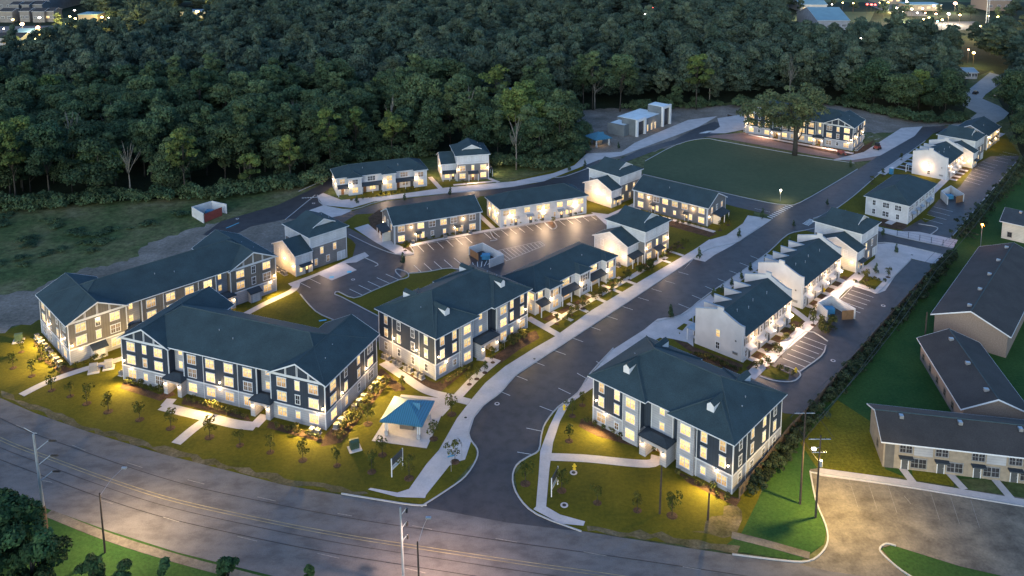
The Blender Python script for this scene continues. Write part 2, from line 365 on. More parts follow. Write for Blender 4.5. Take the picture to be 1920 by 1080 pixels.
# back road with its pads
sheet('back_road', [W([(380, 440), (415, 415), (500, 390), (520, 385), (590, 352), (629, 330), (640, 338), (600, 366), (612, 392), (661, 396), (720, 378), (835, 364), (1000, 345), (1040, 334), (1102, 315), (1115, 322), (1100, 360), (900, 368), (892, 374), (740, 398), (668, 402), (640, 420), (700, 452), (742, 474), (700, 500), (660, 450), (600, 415), (540, 410), (470, 425), (420, 450)]),
                    W([(1075, 332), (1110, 300), (1160, 300), (1200, 280), (1264, 262), (1310, 238), (1340, 228), (1372, 238), (1345, 252), (1248, 275), (1170, 305), (1210, 330), (1180, 345)])], .022, MT['asph'])
sheet('parking_lot', [W([(545, 535), (592, 513), (660, 486), (672, 440), (700, 452), (742, 476), (777, 476), (768, 461), (840, 447), (918, 433), (1118, 402), (1140, 405), (1130, 470), (990, 560), (900, 520), (845, 503), (765, 513), (748, 525), (664, 559), (638, 548), (627, 551), (642, 558), (711, 594), (716, 640), (680, 644), (622, 600), (590, 583), (563, 552)])], .026, MT['asph'])
sheet('alley', [W([(1400, 720), (1451, 680), (1509, 622), (1545, 600), (1566, 567), (1600, 536), (1644, 551), (1652, 545), (1708, 486), (1762, 497), (1683, 582), (1513, 779), (1470, 775)]),
                W([(1690, 432), (1729, 410), (1760, 375), (1800, 350), (1830, 308), (1858, 293), (1912, 292), (1905, 306), (1778, 452)])], .026, MT['asph'])
sheet('car_park', [W([(1519, 880), (1535, 878), (1700, 902), (2100, 960), (2100, 1120), (1900, 1085), (1800, 1062), (1672, 1022), (1650, 1028), (1690, 1072), (1720, 1095), (1560, 1072), (1500, 1060), (1535, 1040), (1552, 1015), (1548, 985), (1530, 940)])], .028, MT['concold'])

# concrete
CONC = [
 [(767, 917), (800, 870), (823, 844), (857, 784), (888, 744), (910, 718), (947, 687), (1003, 652), (1042, 630), (1109, 582), (1206, 524), (1300, 469), (1330, 449), (1350, 458), (1323, 472), (1300, 486), (1187, 561), (1100, 618), (1023, 668), (968, 704), (940, 736), (907, 761), (889, 784), (880, 812), (884, 826), (872, 862), (858, 866), (843, 873), (799, 928), (797, 934), (745, 932), (690, 918), (695, 915), (745, 924)],
 [(1000, 955), (1005, 950), (1010, 890), (1013, 845), (1030, 800), (1047, 765), (1083, 738), (1107, 703), (1140, 665), (1150, 655), (1230, 604), (1285, 590), (1300, 580), (1294, 600), (1240, 628), (1180, 660), (1120, 722), (1068, 757), (1050, 790), (1037, 830), (1030, 880), (1024, 950), (1050, 965), (1097, 978), (1094, 986), (1050, 982)],
 [(1280, 508), (1330, 450), (1362, 441), (1393, 419), (1402, 404), (1430, 408), (1447, 412), (1425, 427), (1396, 446), (1370, 462), (1340, 478), (1322, 491), (1300, 486)],
 [(1108, 398), (1140, 402), (1180, 385), (1205, 372), (1215, 378), (1190, 405), (1140, 425), (1118, 405)],
 [(1641, 458), (1663, 456), (1675, 456), (1776, 480), (1768, 491.5), (1752, 495), (1708, 485), (1678, 518), (1660, 545), (1645, 551), (1600, 537), (1606, 512), (1641, 484)],
 [(1641, 424), (1684, 433), (1724, 435), (1796, 450), (1787, 466), (1684, 444), (1641, 431)],
 [(1225, 604), (1233, 598), (1247, 595.5), (1271, 595.5), (1297, 577), (1312, 566), (1318, 572), (1300, 586), (1300, 650), (1289, 642), (1263, 636), (1240, 632), (1180, 662), (1180, 641)],
 [(540, 532), (590, 514), (622, 500), (665, 480), (684, 473), (692, 480), (668, 492), (648, 494), (669, 506.5), (622, 526), (598, 515.5), (546, 537)],
 [(1100, 288), (1165, 285), (1190, 268), (1230, 250), (1290, 225), (1345, 218), (1310, 238), (1262, 256), (1165, 292), (1122, 300), (1077, 318), (1020, 340), (964, 350), (880, 360), (835, 363), (700, 378), (660, 390), (606, 385), (594, 368), (606, 362), (640, 375), (720, 368), (835, 352), (964, 340), (1037, 325), (1077, 310)],
 [(1345, 222), (1390, 215), (1410, 240), (1360, 250), (1330, 250), (1350, 238)],
 [(570, 398), (606, 385), (660, 395), (640, 404), (610, 410), (590, 404)],
 [(1560, 300), (1620, 285), (1690, 240), (1730, 237), (1715, 255), (1650, 292), (1600, 300)],
 [(664, 428), (690, 420), (720, 445), (760, 466), (777, 476), (742, 476), (700, 452)],
]
sheet('concrete', [W(p) for p in CONC], .034, MT['conc'])
mb = MB()
for w, line in [
 (2.0, [(330, 832), (362, 805), (393, 783)]), (2.4, [(304, 762), (340, 771), (395, 784), (440, 795), (480, 800)]), (2.0, [(310, 762), (322, 748)]), (2.0, [(476, 800), (497, 778)]),
 (1.8, [(40, 741), (93, 715), (160, 692), (227, 673), (330, 634)]), (2.0, [(718, 680), (760, 708), (800, 733), (845, 745), (880, 754)]), (2.0, [(857, 745), (892, 708), (932, 674)]), (1.6, [(895, 672), (925, 676)]),
 (2.2, [(820, 778), (850, 746)]), (2.0, [(1031, 857), (1100, 860), (1215, 870), (1232, 855)]),
 (2.4, [(1405, 708), (1450, 665), (1519, 607), (1533, 580), (1575, 545), (1630, 500)]), (1.6, [(1480, 575), (1519, 605)]), (1.4, [(1560, 518), (1590, 530)]),
 (2.0, [(1665, 420), (1720, 385), (1780, 330), (1830, 282), (1880, 250)]), (1.6, [(1380, 560), (1330, 600)]),
 (1.8, [(455, 592), (500, 568), (548, 545), (556, 530)]),
 (1.8, [(990, 596), (1050, 630)]), 
 (1.5, [(770, 460), (840, 446), (918, 432), (1010, 417), (1118, 402)]), (1.5, [(897, 402), (925, 428)]), (1.5, [(1195, 398), (1260, 412), (1340, 435)]),
 (1.6, [(650, 384), (720, 372), (805, 360)]), (1.6, [(806, 332), (830, 358)]), (1.4, [(850, 347), (930, 340)]), (1.4, [(905, 330), (935, 342)]),
 (2.0, [(1404, 252), (1500, 270), (1600, 288)]),
 (2.0, [(1535, 885), (1700, 908), (1920, 944), (2100, 970)]),
 (1.3, [(1690, 876), (1712, 905)]), (1.3, [(1780, 888), (1808, 918)]), (1.3, [(1866, 900), (1895, 934)]),
 (1.2, [(1880, 535), (1925, 575)]),
]: FPZ = globals().get('FPZ', .044) + .0004; ribbon(mb, W(line), w, FPZ)
tag(mb.build('footpath', MT['conc']), kind='structure')
strips('old_footpath', [[(90, 962), (200, 1006), (330, 1047), (460, 1081), (640, 1126)], [(1372, 1003), (1440, 1020), (1518, 1042)]], 1.4, -.02, .046, MT['concold'])
GZR = -11.2
mb = MB()
for i in range(4): pass
sheet('gazebo_slab', [W([(697, 827), (800, 841), (842, 748), (752, 740)])], .05, MT['conc'])
KERBS = [
 STREET[0:7] + STREET[7:20], [(1478, 385), (1500, 380), (1560, 346), (1608, 317)], [(1206, 327), (1353, 361), (1440, 380), (1478, 385)], [(1540, 425), (1510, 432), (1477, 440), (1442, 472), (1391, 509), (1342, 542), (1308, 567), (1280, 590), (1230, 603)], [(1525, 410), (1560, 396), (1600, 368), (1650, 325), (1690, 297), (1735, 264)],
 [(1090, 997), (1007, 965), (973, 933), (961, 900), (968, 873), (990, 857), (1010, 845), (1015, 817), (1023, 793), (1047, 763), (1083, 737), (1107, 700), (1150, 653)],
 [(1210, 302), (1267, 272), (1318, 260), (1360, 266), (1490, 289), (1602, 306)],
 [(711, 594), (642, 558), (628, 552), (634, 547), (664, 559), (700, 545), (748, 525)], [(748, 525), (765, 520), (763, 511), (745, 505), (742, 510), (752, 520)], [(765, 513), (800, 510), (845, 503), (890, 512)], [(563, 552), (592, 584), (625, 600)],
 [(655, 440), (700, 462), (742, 477), (775, 477), (768, 461)], [(1451, 680), (1509, 622), (1552, 640)], [(1424, 706), (1450, 714), (1484, 716), (1500, 706), (1496, 696), (1470, 686)],
 [(1552, 600), (1566, 567), (1600, 536), (1642, 551)], [(1644, 551), (1708, 487)], [(1513, 777), (1683, 580), (1762, 495)], [(1780, 450), (1905, 304)],
 [(535, 412), (591, 366)], [(560, 359), (629, 329)], [(640, 926), (700, 936), (770, 947), (800, 948)], [(1373, 1040), (1470, 1052), (1515, 1053), (1540, 1038), (1552, 1015), (1548, 985), (1530, 940), (1519, 884)],
 [(1730, 1095), (1690, 1070), (1655, 1040), (1650, 1028), (1662, 1020), (1680, 1024)], [(1519, 886), (1700, 913), (1920, 950), (2100, 978)],
 [(918, 433), (925, 445), (932, 450), (919, 452)], [(1020, 417), (1035, 430), (1044, 425), (1036, 413)], [(703, 500), (708, 495), (680, 482)],
 [(1102, 316), (1060, 331), (1040, 333)], [(595, 366), (606, 385), (661, 393), (720, 376), (835, 363), (964, 350), (1037, 333)],
 [(1641, 457), (1675, 456.5), (1776, 480)], [(1641, 431), (1684, 444), (1787, 466)], [(1745, 440), (1758, 430), (1752, 425), (1722, 420)], [(1500, 697), (1540, 668), (1548, 650)],
]
strips('kerb', KERBS, .24, -.02, .13, MT['kerb'], 3)

# mulch beds in front of the buildings
BEDS = [[(1643, 421), (1660, 405), (1702, 418), (1697, 432), (1668, 428)], [(1262, 636), (1290, 644), (1300, 650), (1394, 684), (1390, 692), (1290, 657)], [(920, 672), (985, 626), (1005, 620), (1012, 634), (975, 655), (935, 684)], [(735, 690), (818, 718), (890, 680), (870, 700), (822, 738), (760, 706)],
 [(1410, 700), (1418, 690), (1530, 596), (1505, 600), (1398, 690)], [(1535, 600), (1555, 590), (1566, 622), (1556, 634), (1530, 628), (1512, 612)], [(1440, 680), (1452, 676), (1494, 700), (1480, 702)], [(1600, 525), (1625, 510), (1662, 525), (1640, 548), (1600, 534)],
 [(1590, 520), (1610, 532), (1622, 518), (1605, 508)], [(76, 640), (128, 690), (160, 690), (120, 705), (85, 680), (62, 640)], [(610, 815), (720, 700), (735, 712), (640, 830), (600, 838)], [(232, 714), (300, 740), (318, 728), (330, 740), (300, 752), (225, 728)], [(345, 745), (465, 778), (470, 790), (340, 758)], [(505, 790), (600, 815), (610, 832), (500, 802)],
 [(1090, 785), (1115, 790), (1230, 838), (1228, 848), (1120, 818), (1085, 800)], [(1262, 880), (1376, 932), (1390, 935), (1380, 950), (1290, 905)], [(1200, 512), (1240, 486), (1230, 480), (1192, 503)], [(1262, 472), (1282, 458), (1272, 452), (1254, 465)], [(715, 690), (760, 728), (742, 735), (705, 705)],
 [(1240, 420), (1330, 445), (1345, 438), (1260, 412)], [(1364, 214), (1405, 226), (1404, 247), (1364, 240)], [(1406, 249), (1600, 285), (1640, 262), (1630, 280), (1596, 295), (1404, 254)], [(1300, 660), (1390, 690), (1380, 700), (1290, 665)], [(1656, 478), (1667, 469), (1701, 484), (1696, 489)],
 [(745, 465), (775, 462), (770, 474), (752, 474)], [(925, 438), (930, 447), (918, 441)], [(1022, 412), (1034, 412), (1041, 424), (1036, 428)], [(690, 408), (715, 390), (735, 455), (700, 440)]]
def LQ(o, ang, u0, u1, v0, v1):
    a = R(ang); return [Vector((o[0] + u*math.cos(a) - v*math.sin(a), o[1] + u*math.sin(a) + v*math.cos(a), 0)) for u, v in ((u0, v0), (u1, v0), (u1, v1), (u0, v1))]
bedq = []; walkq = []; patch = []
O3 = ((6.4, 181.4), 46.0); OT = ((34.9, 210.2), 46.5)
for u0, u1 in ((-.5, 3.4), (4.6, 9.0), (10.4, 15.8), (17.2, 22.2), (23.6, 28.4)): bedq.append(LQ(*O3, u0 + .3, u1 - .3, -2.5, -.9)); walkq.append(LQ(*O3, u1 + .05, u1 + 1.15, -6.3, -.2))
a_, b_ = LQ(*O3, -3, 48, -4.4, -4.4)[:2]; c_ = LQ(*O3, 48, 48, -1.4, -1.4)[0]; d_ = LQ(*O3, -3, -3, -2.9, -2.9)[0]; walkq.append([a_, LQ(*O3, 48, 48, -2.9, -2.9)[0], c_, d_])
for u0, u1 in ((.8, 4.4), (6.8, 10.6)): bedq.append(LQ(*OT, u0, u1, -1.5, -.3)); walkq.append(LQ(*OT, u1 + .1, u1 + 1.2, -4.7, -.5))
for o_, n_ in (((47.8, 162.5), 5), ((67.9, 185.4), 5), ((148.0, 276.2), 4)):
    for i in range(n_):
        u = 22.7 * (i + .5) / 5 if n_ == 5 else 4.5 * (i + .5)
        bedq.append(LQ(o_, 47.75, u + 1.2, u + 3.6, -2.5, -.3)); walkq.append(LQ(o_, 47.75, u - .7, u + 1.0, -2.6, -.1)); walkq.append(LQ(o_, 47.75, u - .6, u + .5, 11.8, 17.4)); bedq.append(LQ(o_, 47.75, u + .9, u + 3.4, 12.2, 16.6))
    walkq.append(LQ(o_, 47.75, -3 if n_ == 5 else -8, 23.5, 17.5, 20.2))
sheet('entry_walk', walkq, .0405, MT['conc']); sheet('planting_bed', bedq, .018, MT['mulch'])
sheet('mulch', [W(p) for p in BEDS], .016, MT['mulch'])
LAWNP = [[(1268, 612.5), (1279, 605), (1289, 609), (1274, 627)], [(1287, 600), (1298, 595), (1299, 604)], [(1425, 702), (1440, 683), (1480, 702), (1478, 712), (1455, 712)], [(1610, 530), (1622, 516), (1655, 528), (1640, 543)], [(1720, 405), (1735, 398), (1755, 408), (1735, 418)], [(487, 575), (541, 546), (585, 582), (560, 600)]]
sheet('grass_island', [W(p) for p in LAWNP], .0455, MT['lawn'])

# painted markings
mk = MB(); mf = MB()
def seg(a, b, w=.13, m=None, z=.05): ribbon(mk if m is None else m, W([a, b]), w, z, None, 1)
def lerp(a, b, t): return (a[0] + (b[0]-a[0])*t, a[1] + (b[1]-a[1])*t)
def row(a, b, n, tip, m=None, w=.14):
    A, B, T = G(*a), G(*b), G(*tip)
    for i in range(n):
        p = A.lerp(B, i / (n - 1)); ribbon(mk if m is None else m, [p, p + T - A], w, .05, None, 1)
for a, b, n, t in [((783, 460), (872, 444), 6, (795, 472.5)), ((908, 437), (1001, 420), 7, (921, 448)), ((1047, 413), (1105, 403), 5, (1060, 423)), ((851, 484), (776, 497.3), 5, (867, 497.5)),
                   ((723, 514), (655, 542), 5, (748, 525)), ((1507, 632), (1468, 672), 6, (1550, 648)), ((1596, 544), (1570, 572), 5, (1638, 558)),
                   ((558, 528), (577, 521), 2, (582, 540)), ((1731, 410), (1751, 388), 4, (1768, 420)), ((1808, 338), (1842, 303), 8, (1838, 347)), ((1862, 300), (1880, 285), 4, (1890, 306)), ((1590, 245), (1640, 262), 5, (1600, 243))]: row(a, b, n, t)
for a, b in [((1509, 622), (1450, 680)), ((1600, 536), (1570, 566)), ((767, 463), (872, 445)), ((908, 437), (1003, 421))]: seg(a, b, .1)
for i in range(12):
    t = i / 11; seg(lerp((928, 472), (1010, 455), t), lerp((950, 489), (1018, 462), t), .16)
seg((924, 472), (1012, 453)); seg((948, 490), (1022, 460)); seg((1012, 453), (1022, 460))
for i in range(6): seg((886 + i * 9, 492 - i), (890 + i * 6, 505 - i * 2), .16)
for x, y in [(1040, 657.7), (1073, 634), (1106, 612.7), (1138, 593), (1167, 575), (1196.7, 558), (1221.7, 541.7), (1246.7, 526.7), (1000, 678), (968, 705), (935, 733), (1272, 510)]:
    A = G(x, y); mk_d = (G(1060.7, 665.3) - G(1040, 657.7)); ribbon(mk, [A, A + mk_d], .12, .05, None, 1)
for a, b in [((1047, 728), (1070, 739)), ((1012, 762), (1038, 772)), ((987, 803), (1016, 809)), ((970, 848), (1000, 853)), ((1082, 700), (1105, 713)), ((1118, 678), (1132, 685)), ((1272, 570), (1294, 579)), ((1297.5, 553.8), (1319.5, 563)),
             ((1322, 537), (1343, 546)), ((1346, 523), (1366, 531)), ((1368, 508), (1387, 515)), ((1387, 493), (1405, 500)), ((1407.5, 480), (1424, 486.7)), ((1444, 398), (1415, 391)), ((1380, 430), (1408, 437))]: seg(a, b, .12)
for i in range(10):
    t = i / 9; p = lerp((1444, 408), (1481, 386), t); seg((p[0] - 5, p[1] - 2), (p[0] + 5, p[1] + 1.5), .5)
for i in range(6):
    t = i / 5; p = lerp((1511, 421), (1523, 413), t); seg((p[0] - 6, p[1] - 2), (p[0] + 6, p[1] + 2), .45)
for i in range(7):
    t = i / 6; p = lerp((1318, 250), (1332, 246), t); seg((p[0] - 7, p[1]), (p[0] + 7, p[1] - .5), .5)
for i in range(7): seg((566 + i * 5, 371.5 - i * .3), (570 + i * 5, 371.5 - i * .3), .5)
# lane dashes of the main road
for a, b in [((135, 835), (160, 845)), ((238, 868), (267, 877)), ((352, 900), (383, 908)), ((482, 932), (517, 940)), ((633, 963), (660, 968)), ((773, 986), (810, 993)), ((929, 1010), (970, 1017)), ((1094, 1035), (1138, 1043)), ((1280, 1063), (1314, 1069)),
             ((30, 797), (52, 806)), ((75, 900), (98, 905)), ((187, 937), (212, 945)), ((306, 970), (336, 979)), ((445, 1006), (482, 1015)), ((595, 1038), (636, 1047)), ((760, 1066), (798, 1075)), ((930, 1092), (975, 1100))]: seg(a, b, .13, mf)
seg((1695, 930), (1708, 945), .1, mf)
for x, y in [(1592, 900), (1628, 905), (1665, 911), (1745, 924), (1782, 931), (1820, 938)]:
    seg((x, y), (x + 17, y + 52), .07, mf)
tag(mk.build('lane_marking', MT['paint']), kind='structure'); tag(mf.build('worn_marking', MT['paintfaint']), kind='structure')
CEN = [(-120, 760), (0, 823), (100, 862), (213, 903), (333, 940), (500, 977), (640, 1004), (773, 1025), (973, 1055), (1107, 1074), (1300, 1103), (1600, 1150)]
my = MB(); c0 = spline(W(CEN), 8); L_, R_ = ribbon_pts(c0, .55)
ribbon(my, L_, .12, .052, None, 1); ribbon(my, R_, .12, .052, None, 1)
tag(my.build('centre_marking', MT['painty']), kind='structure')
ms = MB(); L_, R_ = ribbon_pts(c0, 7.2); ribbon(ms, L_, .12, .046, None, 1); ribbon(ms, R_, .12, .046, None, 1)
L_, R_ = ribbon_pts(c0, 3.0); ribbon(ms, R_, .1, .046, None, 1)
tag(ms.build('tar_seam', MT['asphline']), kind='structure')
mbl = MB()
for x, y in [(622, 520), (655, 510), (1170, 425), (905, 480)]: p = G(x, y); mbl.box(p.x - .55, p.x + .55, p.y - .55, p.y + .55, .055, .06)
ribbon(mbl, W([(424, 428), (448, 418)]), .3, .05); ribbon(mbl, W([(598, 602), (612, 600)]), .5, .05)
tag(mbl.build('blue_marking', MT['paintb']), kind='structure')

# ------------------------------------------------------------------ building kit
# a face is (x, y, angle): a wall line starting at its left end (seen from outside) and running along the angle
CACHE = {}
def onface(fc, u, out=0.0):
    a = R(fc[2]); return fc[0] + u*math.cos(a) + out*math.sin(a), fc[1] + u*math.sin(a) - out*math.cos(a)
def window_mesh(n, sw, h, fm='trim'):
    k = ('win', n, sw, h, fm)
    if k not in CACHE:
        mb = MB(); w = n * sw + (n - 1) * .14; t = .13
        mb.box(-w/2 - t, w/2 + t, -.07, .02, -t, 0).box(-w/2 - t - .04, w/2 + t + .04, -.085, .02, h, h + t + .03)
        mb.box(-w/2 - t, -w/2, -.066, .02, 0, h).box(w/2, w/2 + t, -.066, .02, 0, h)
        for i in range(n):
            x0 = -w/2 + i * (sw + .14)
            if i: mb.box(x0 - .14, x0, -.062, .02, 0, h)
            mb.box(x0, x0 + sw, -.05, .02, h*.5 - .035, h*.5 + .035)
            mb.box(x0 + sw/2 - .022, x0 + sw/2 + .022, -.04, .02, 0, h*.5 - .035).box(x0 + sw/2 - .022, x0 + sw/2 + .022, -.04, .02, h*.5 + .035, h)
        CACHE[k] = mb.mesh('window', MT[fm])
    return CACHE[k]
def pane_mesh(n, sw, h, kind):
    k = ('pane', n, sw, h, kind)
    if k not in CACHE:
        mb = MB(); w = n * sw + (n - 1) * .14
        for i in range(n):
            x0 = -w/2 + i * (sw + .14); mb.poly((x0, -.025, 0), (x0 + sw, -.025, 0), (x0 + sw, -.025, h), (x0, -.025, h))
        CACHE[k] = mb.mesh('pane', WIN[kind])
    return CACHE[k]
def win(b, fc, u, z, n=2, kind='lit', sw=.86, h=1.6, out=0.0, shutters=False, fm='trim'):
    if kind == 'mix': kind = random.choices(['lit', 'blind', 'dim'], [.62, .28, .10])[0]
    if kind == 'mixd': kind = random.choices(['lit', 'blind', 'dark'], [.45, .25, .3])[0]
    if kind == 'darkish': kind = random.choices(['dark', 'dim', 'blind'], [.7, .2, .1])[0]
    x, y = onface(fc, u, out)
    o = mobj('window', window_mesh(n, sw, h, fm), b, (x, y, z), R(fc[2]))
    mobj('pane', pane_mesh(n, sw, h, kind), o)
    if shutters:
        k = ('shut', n, sw, h)
        if k not in CACHE:
            w = n * sw + (n - 1) * .14
            CACHE[k] = MB().box(-w/2 - .7, -w/2 - .15, -.05, .0, -.05, h + .05).box(w/2 + .15, w/2 + .7, -.05, .0, -.05, h + .05).mesh('shutter', MT['shutter'])
        mobj('shutter', CACHE[k], o)
    return o
def lit_data(name, col, energy, radius=.12, spot=None):
    k = ('light', name)
    if k not in CACHE:
        if spot: d = bpy.data.lights.new(name, 'SPOT'); d.spot_size = R(spot); d.spot_blend = .7
        else: d = bpy.data.lights.new(name, 'POINT')
        d.color = col; d.energy = energy * LP; d.shadow_soft_size = radius; CACHE[k] = d
    return CACHE[k]
LP = 3.2
WARM = (1, .62, .28)
def lamp(b, fc, u, z, power=90, off=.55, col=WARM):
    x, y = onface(fc, u, 0)
    if 'lampm' not in CACHE:
        CACHE['lampm'] = MB().box(-.11, .11, -.2, .0, .0, .34).mesh('wall_lamp', MT['lamp'])
        CACHE['lampc'] = MB().box(-.16, .16, -.28, .0, .35, .41).mesh('lamp_hood', MT['black'])
    o = mobj('wall_lamp', CACHE['lampm'], b, (x, y, z), R(fc[2])); mobj('lamp_hood', CACHE['lampc'], o)
    L = bpy.data.objects.new('lamp_light', lit_data('lamp_%d' % power, col, power)); link(L, b)
    x, y = onface(fc, u, off); L.location = (x, y, z + .05); return o
def glow(parent, loc, power, col=WARM, r=.15):
    L = bpy.data.objects.new('lamp_light', lit_data('glow_%d_%d' % (power, col[2]*100), col, power, r)); link(L, parent); L.location = loc; return L
def flood(b, loc, aim, power, col=(1, .66, .22), cone=150):  # spot without a fixture, added to brighten lawns, walks and lots
    L = bpy.data.objects.new('flood_light', lit_data('flood_%d_%d' % (power, cone), col, power, .25, cone)); link(L, b); L.location = loc
    L.rotation_euler = (Vector(aim) - Vector(loc)).to_track_quat('-Z', 'Y').to_euler()
def door(b, fc, u, z=0.0, w=1.0, h=2.1, mat='door', out=0.0, lite=None):
    k = ('door', w, h, mat)
    if k not in CACHE:
        CACHE[k] = MB().box(-w/2, w/2, -.05, .02, 0, h).mesh('door', MT[mat])
        CACHE[k + ('f',)] = MB().box(-w/2 - .12, -w/2, -.08, .02, 0, h).box(w/2, w/2 + .12, -.08, .02, 0, h).box(-w/2 - .12, w/2 + .12, -.083, .02, h, h + .13).mesh('door_frame', MT['trim'])
        CACHE[k + ('h',)] = MB().box(w/2 - .16, w/2 - .08, -.1, -.05, .95, 1.1).mesh('handle', MT['metal'])
    x, y = onface(fc, u, out)
    o = mobj('door', CACHE[k], b, (x, y, z), R(fc[2])); mobj('door_frame', CACHE[k + ('f',)], o); mobj('handle', CACHE[k + ('h',)], o)
    if lite: mobj('pane', MB().poly((-w*.28, -.06, h*.5), (w*.28, -.06, h*.5), (w*.28, -.06, h*.9), (-w*.28, -.06, h*.9)).mesh('pane', WIN[lite]), o)
    return o
def downspout(b, fc, u, z1, z0=0.0):
    x, y = onface(fc, u, .06)
    return MB().box(-.05, .05, -.05, .05, z0, z1).build('downspout', MT['trim'], b, loc=(x, y, 0), rz=R(fc[2]))
def walls(b, name, x0, x1, y0, y1, z0, z1, mat): return MB().box(x0, x1, y0, y1, z0, z1).build(name, MT[mat], b)
def corners(mb, x0, x1, y0, y1, z0, z1, t=.14, p=.035):
    for x in (x0, x1):
        for y in (y0, y1):
            a = (x - p, x + t) if x == x0 else (x - t, x + p); c = (y - p, y + t) if y == y0 else (y - t, y + p)
            mb.box(*a, *c, z0, z1)
def band(mb, x0, x1, y0, y1, z, h=.2, p=.07):
    mb.box(x0 - p, x1 + p, y0 - p, y1 + p, z - h/2, z + h/2)
FT = .2
def hip(mr, mf_, x0, x1, y0, y1, z, pitch=.48, oh=.55, ins=None):
    """hip roof over a rectangle; the ridge runs along the longer side. mr: shingles, mf_: fascia"""
    X0, X1, Y0, Y1 = x0 - oh, x1 + oh, y0 - oh, y1 + oh
    if X1 - X0 >= Y1 - Y0:
        hd = (Y1 - Y0) / 2; i = ins if ins is not None else hd; r0, r1 = (X0 + i, (Y0+Y1)/2), (X1 - i, (Y0+Y1)/2)
    else:
        hd = (X1 - X0) / 2; i = ins if ins is not None else hd; r0, r1 = ((X0+X1)/2, Y0 + i), ((X0+X1)/2, Y1 - i)
    zr = z + FT + hd * pitch; zt = z + FT
    a, b_, c, d = (X0, Y0, zt), (X1, Y0, zt), (X1, Y1, zt), (X0, Y1, zt); p, q = (*r0, zr), (*r1, zr)
    if X1 - X0 >= Y1 - Y0: mr.poly(a, b_, q, p).poly(b_, c, q).poly(c, d, p, q).poly(d, a, p)
    else: mr.poly(a, b_, p).poly(b_, c, q, p).poly(c, d, q).poly(d, a, p, q)
    mr.poly(*[(x, y, z + .03) for x, y, _ in (d, c, b_, a)])
    cap(mr, (a, p), (p, q))
    if X1 - X0 >= Y1 - Y0: cap(mr, (b_, q), (c, q), (d, p))
    else: cap(mr, (b_, p), (c, q), (d, q))
    t = .04
    mf_.box(X0 - t, X1 + t, Y0 - t, Y0, z, zt - .015).box(X0 - t, X1 + t, Y1, Y1 + t, z, zt - .015).box(X0 - t, X0, Y0, Y1, z, zt - .015).box(X1, X1 + t, Y0, Y1, z, zt - .015)
    return zr
def gable(mr, mf_, mw, x0, x1, y0, y1, z, axis='x', pitch=.48, oh=.45, ohe=.45, th=.2, ends=(1, 1)):
    """gable roof: two slabs, rake boards (mf_) and the wall triangles under them (mw)"""
    def P(a, c, h): return (a, c, h) if axis == 'x' else (c, a, h)
    A0, A1, C0, C1 = (x0, x1, y0, y1) if axis == 'x' else (y0, y1, x0, x1)
    cm = (C0 + C1) / 2; hw = (C1 - C0) / 2; ze = z - oh * pitch + th; zr = z + hw * pitch + th
    a0, a1 = A0 - ohe * ends[0], A1 + ohe * ends[1]
    for s in (-1, 1):
        ce = cm + s * (hw + oh)
        mr.prism([P(a0, ce, ze), P(a0, cm, zr), P(a0, cm, zr - th), P(a0, ce, ze - th)], Vector(P(a1, 0, 0)) - Vector(P(a0, 0, 0)))
        for a, d in ((a0, -.05), (a1, .05)):
            mf_.prism([P(a, ce + s*.04, ze + .01), P(a, cm, zr + .01), P(a, cm, zr - th - .08), P(a, ce + s*.04, ze - th - .04)], Vector(P(d, 0, 0)))
        mf_.prism([P(a0, ce, ze - .01), P(a0, ce + s*.05, ze - .01), P(a0, ce + s*.05, ze - th - .03), P(a0, ce, ze - th - .03)], Vector(P(a1, 0, 0)) - Vector(P(a0, 0, 0)))
    cap(mr, (P(a0, cm, zr), P(a1, cm, zr)))
    for on, a, d in ((ends[0], A0, .2), (ends[1], A1 - .2, .2)):
        if on and mw is not None: mw.prism([P(a, C0 + .05, z - .02), P(a, C1 - .05, z - .02), P(a, cm, z + (hw - .05) * pitch)], Vector(P(d, 0, 0)))
    return zr
def gable_walls(mw, mat, b):
    for k in range(0, len(mw.v), 6):
        q = MB(); q.v = mw.v[k:k + 6]; q.f = [tuple(i - k for i in f) for f in mw.f if k <= f[0] < k + 6]; q.build('gable_wall', mat, b)
def shed(mr, x0, x1, y0, y1, z_out, z_in, th=.14):
    """lean-to roof, high along y1"""
    mr.prism([(x0, y0, z_out), (x0, y1, z_in), (x0, y1, z_in - th), (x0, y0, z_out - th)], (x1 - x0, 0, 0))
def cap(mr, *segs):
    if not hasattr(mr, 'caps'): mr.caps = []
    mr.caps += segs
def finish(b, mr, mf_, roofmat='roof'):
    if hasattr(mr, 'caps'):
        c = MB()
        for p, q in mr.caps: c.tube([p, q], .13, 5)
        c.build('ridge_cap', MT['ridgecap'], b)
    r = mr.build('roof', MT[roofmat], b); mf_.build('fascia', MT['trim'], b); return r
def vents(b, pts):
    if 'ventm' not in CACHE: CACHE['ventm'] = MB().cone(0, 0, -.3, .35, .07, .07, 8).cone(0, 0, .35, .43, .12, .1, 8).mesh('vent_pipe', MT['galv'])
    for x, y, z in pts: mobj('vent_pipe', CACHE['ventm'], b, (x, y, z))

def awning(b, fc, u, z, w=1.6, d=1.0, mat='galv'):
    k = ('awn', w, d, mat)
    if k not in CACHE:
        mb = MB(); mb.prism([(-w/2, -d, 0), (-w/2, 0, .42), (-w/2, 0, .32), (-w/2, -d, -.1)], (w, 0, 0))
        for s in (-w/2 + .12, w/2 - .12): mb.tube([(s, 0, -.5), (s, -d + .15, -.02)], .04, 5)
        CACHE[k] = mb.mesh('awning', MT[mat])
    x, y = onface(fc, u); return mobj('awning', CACHE[k], b, (x, y, z), R(fc[2]))

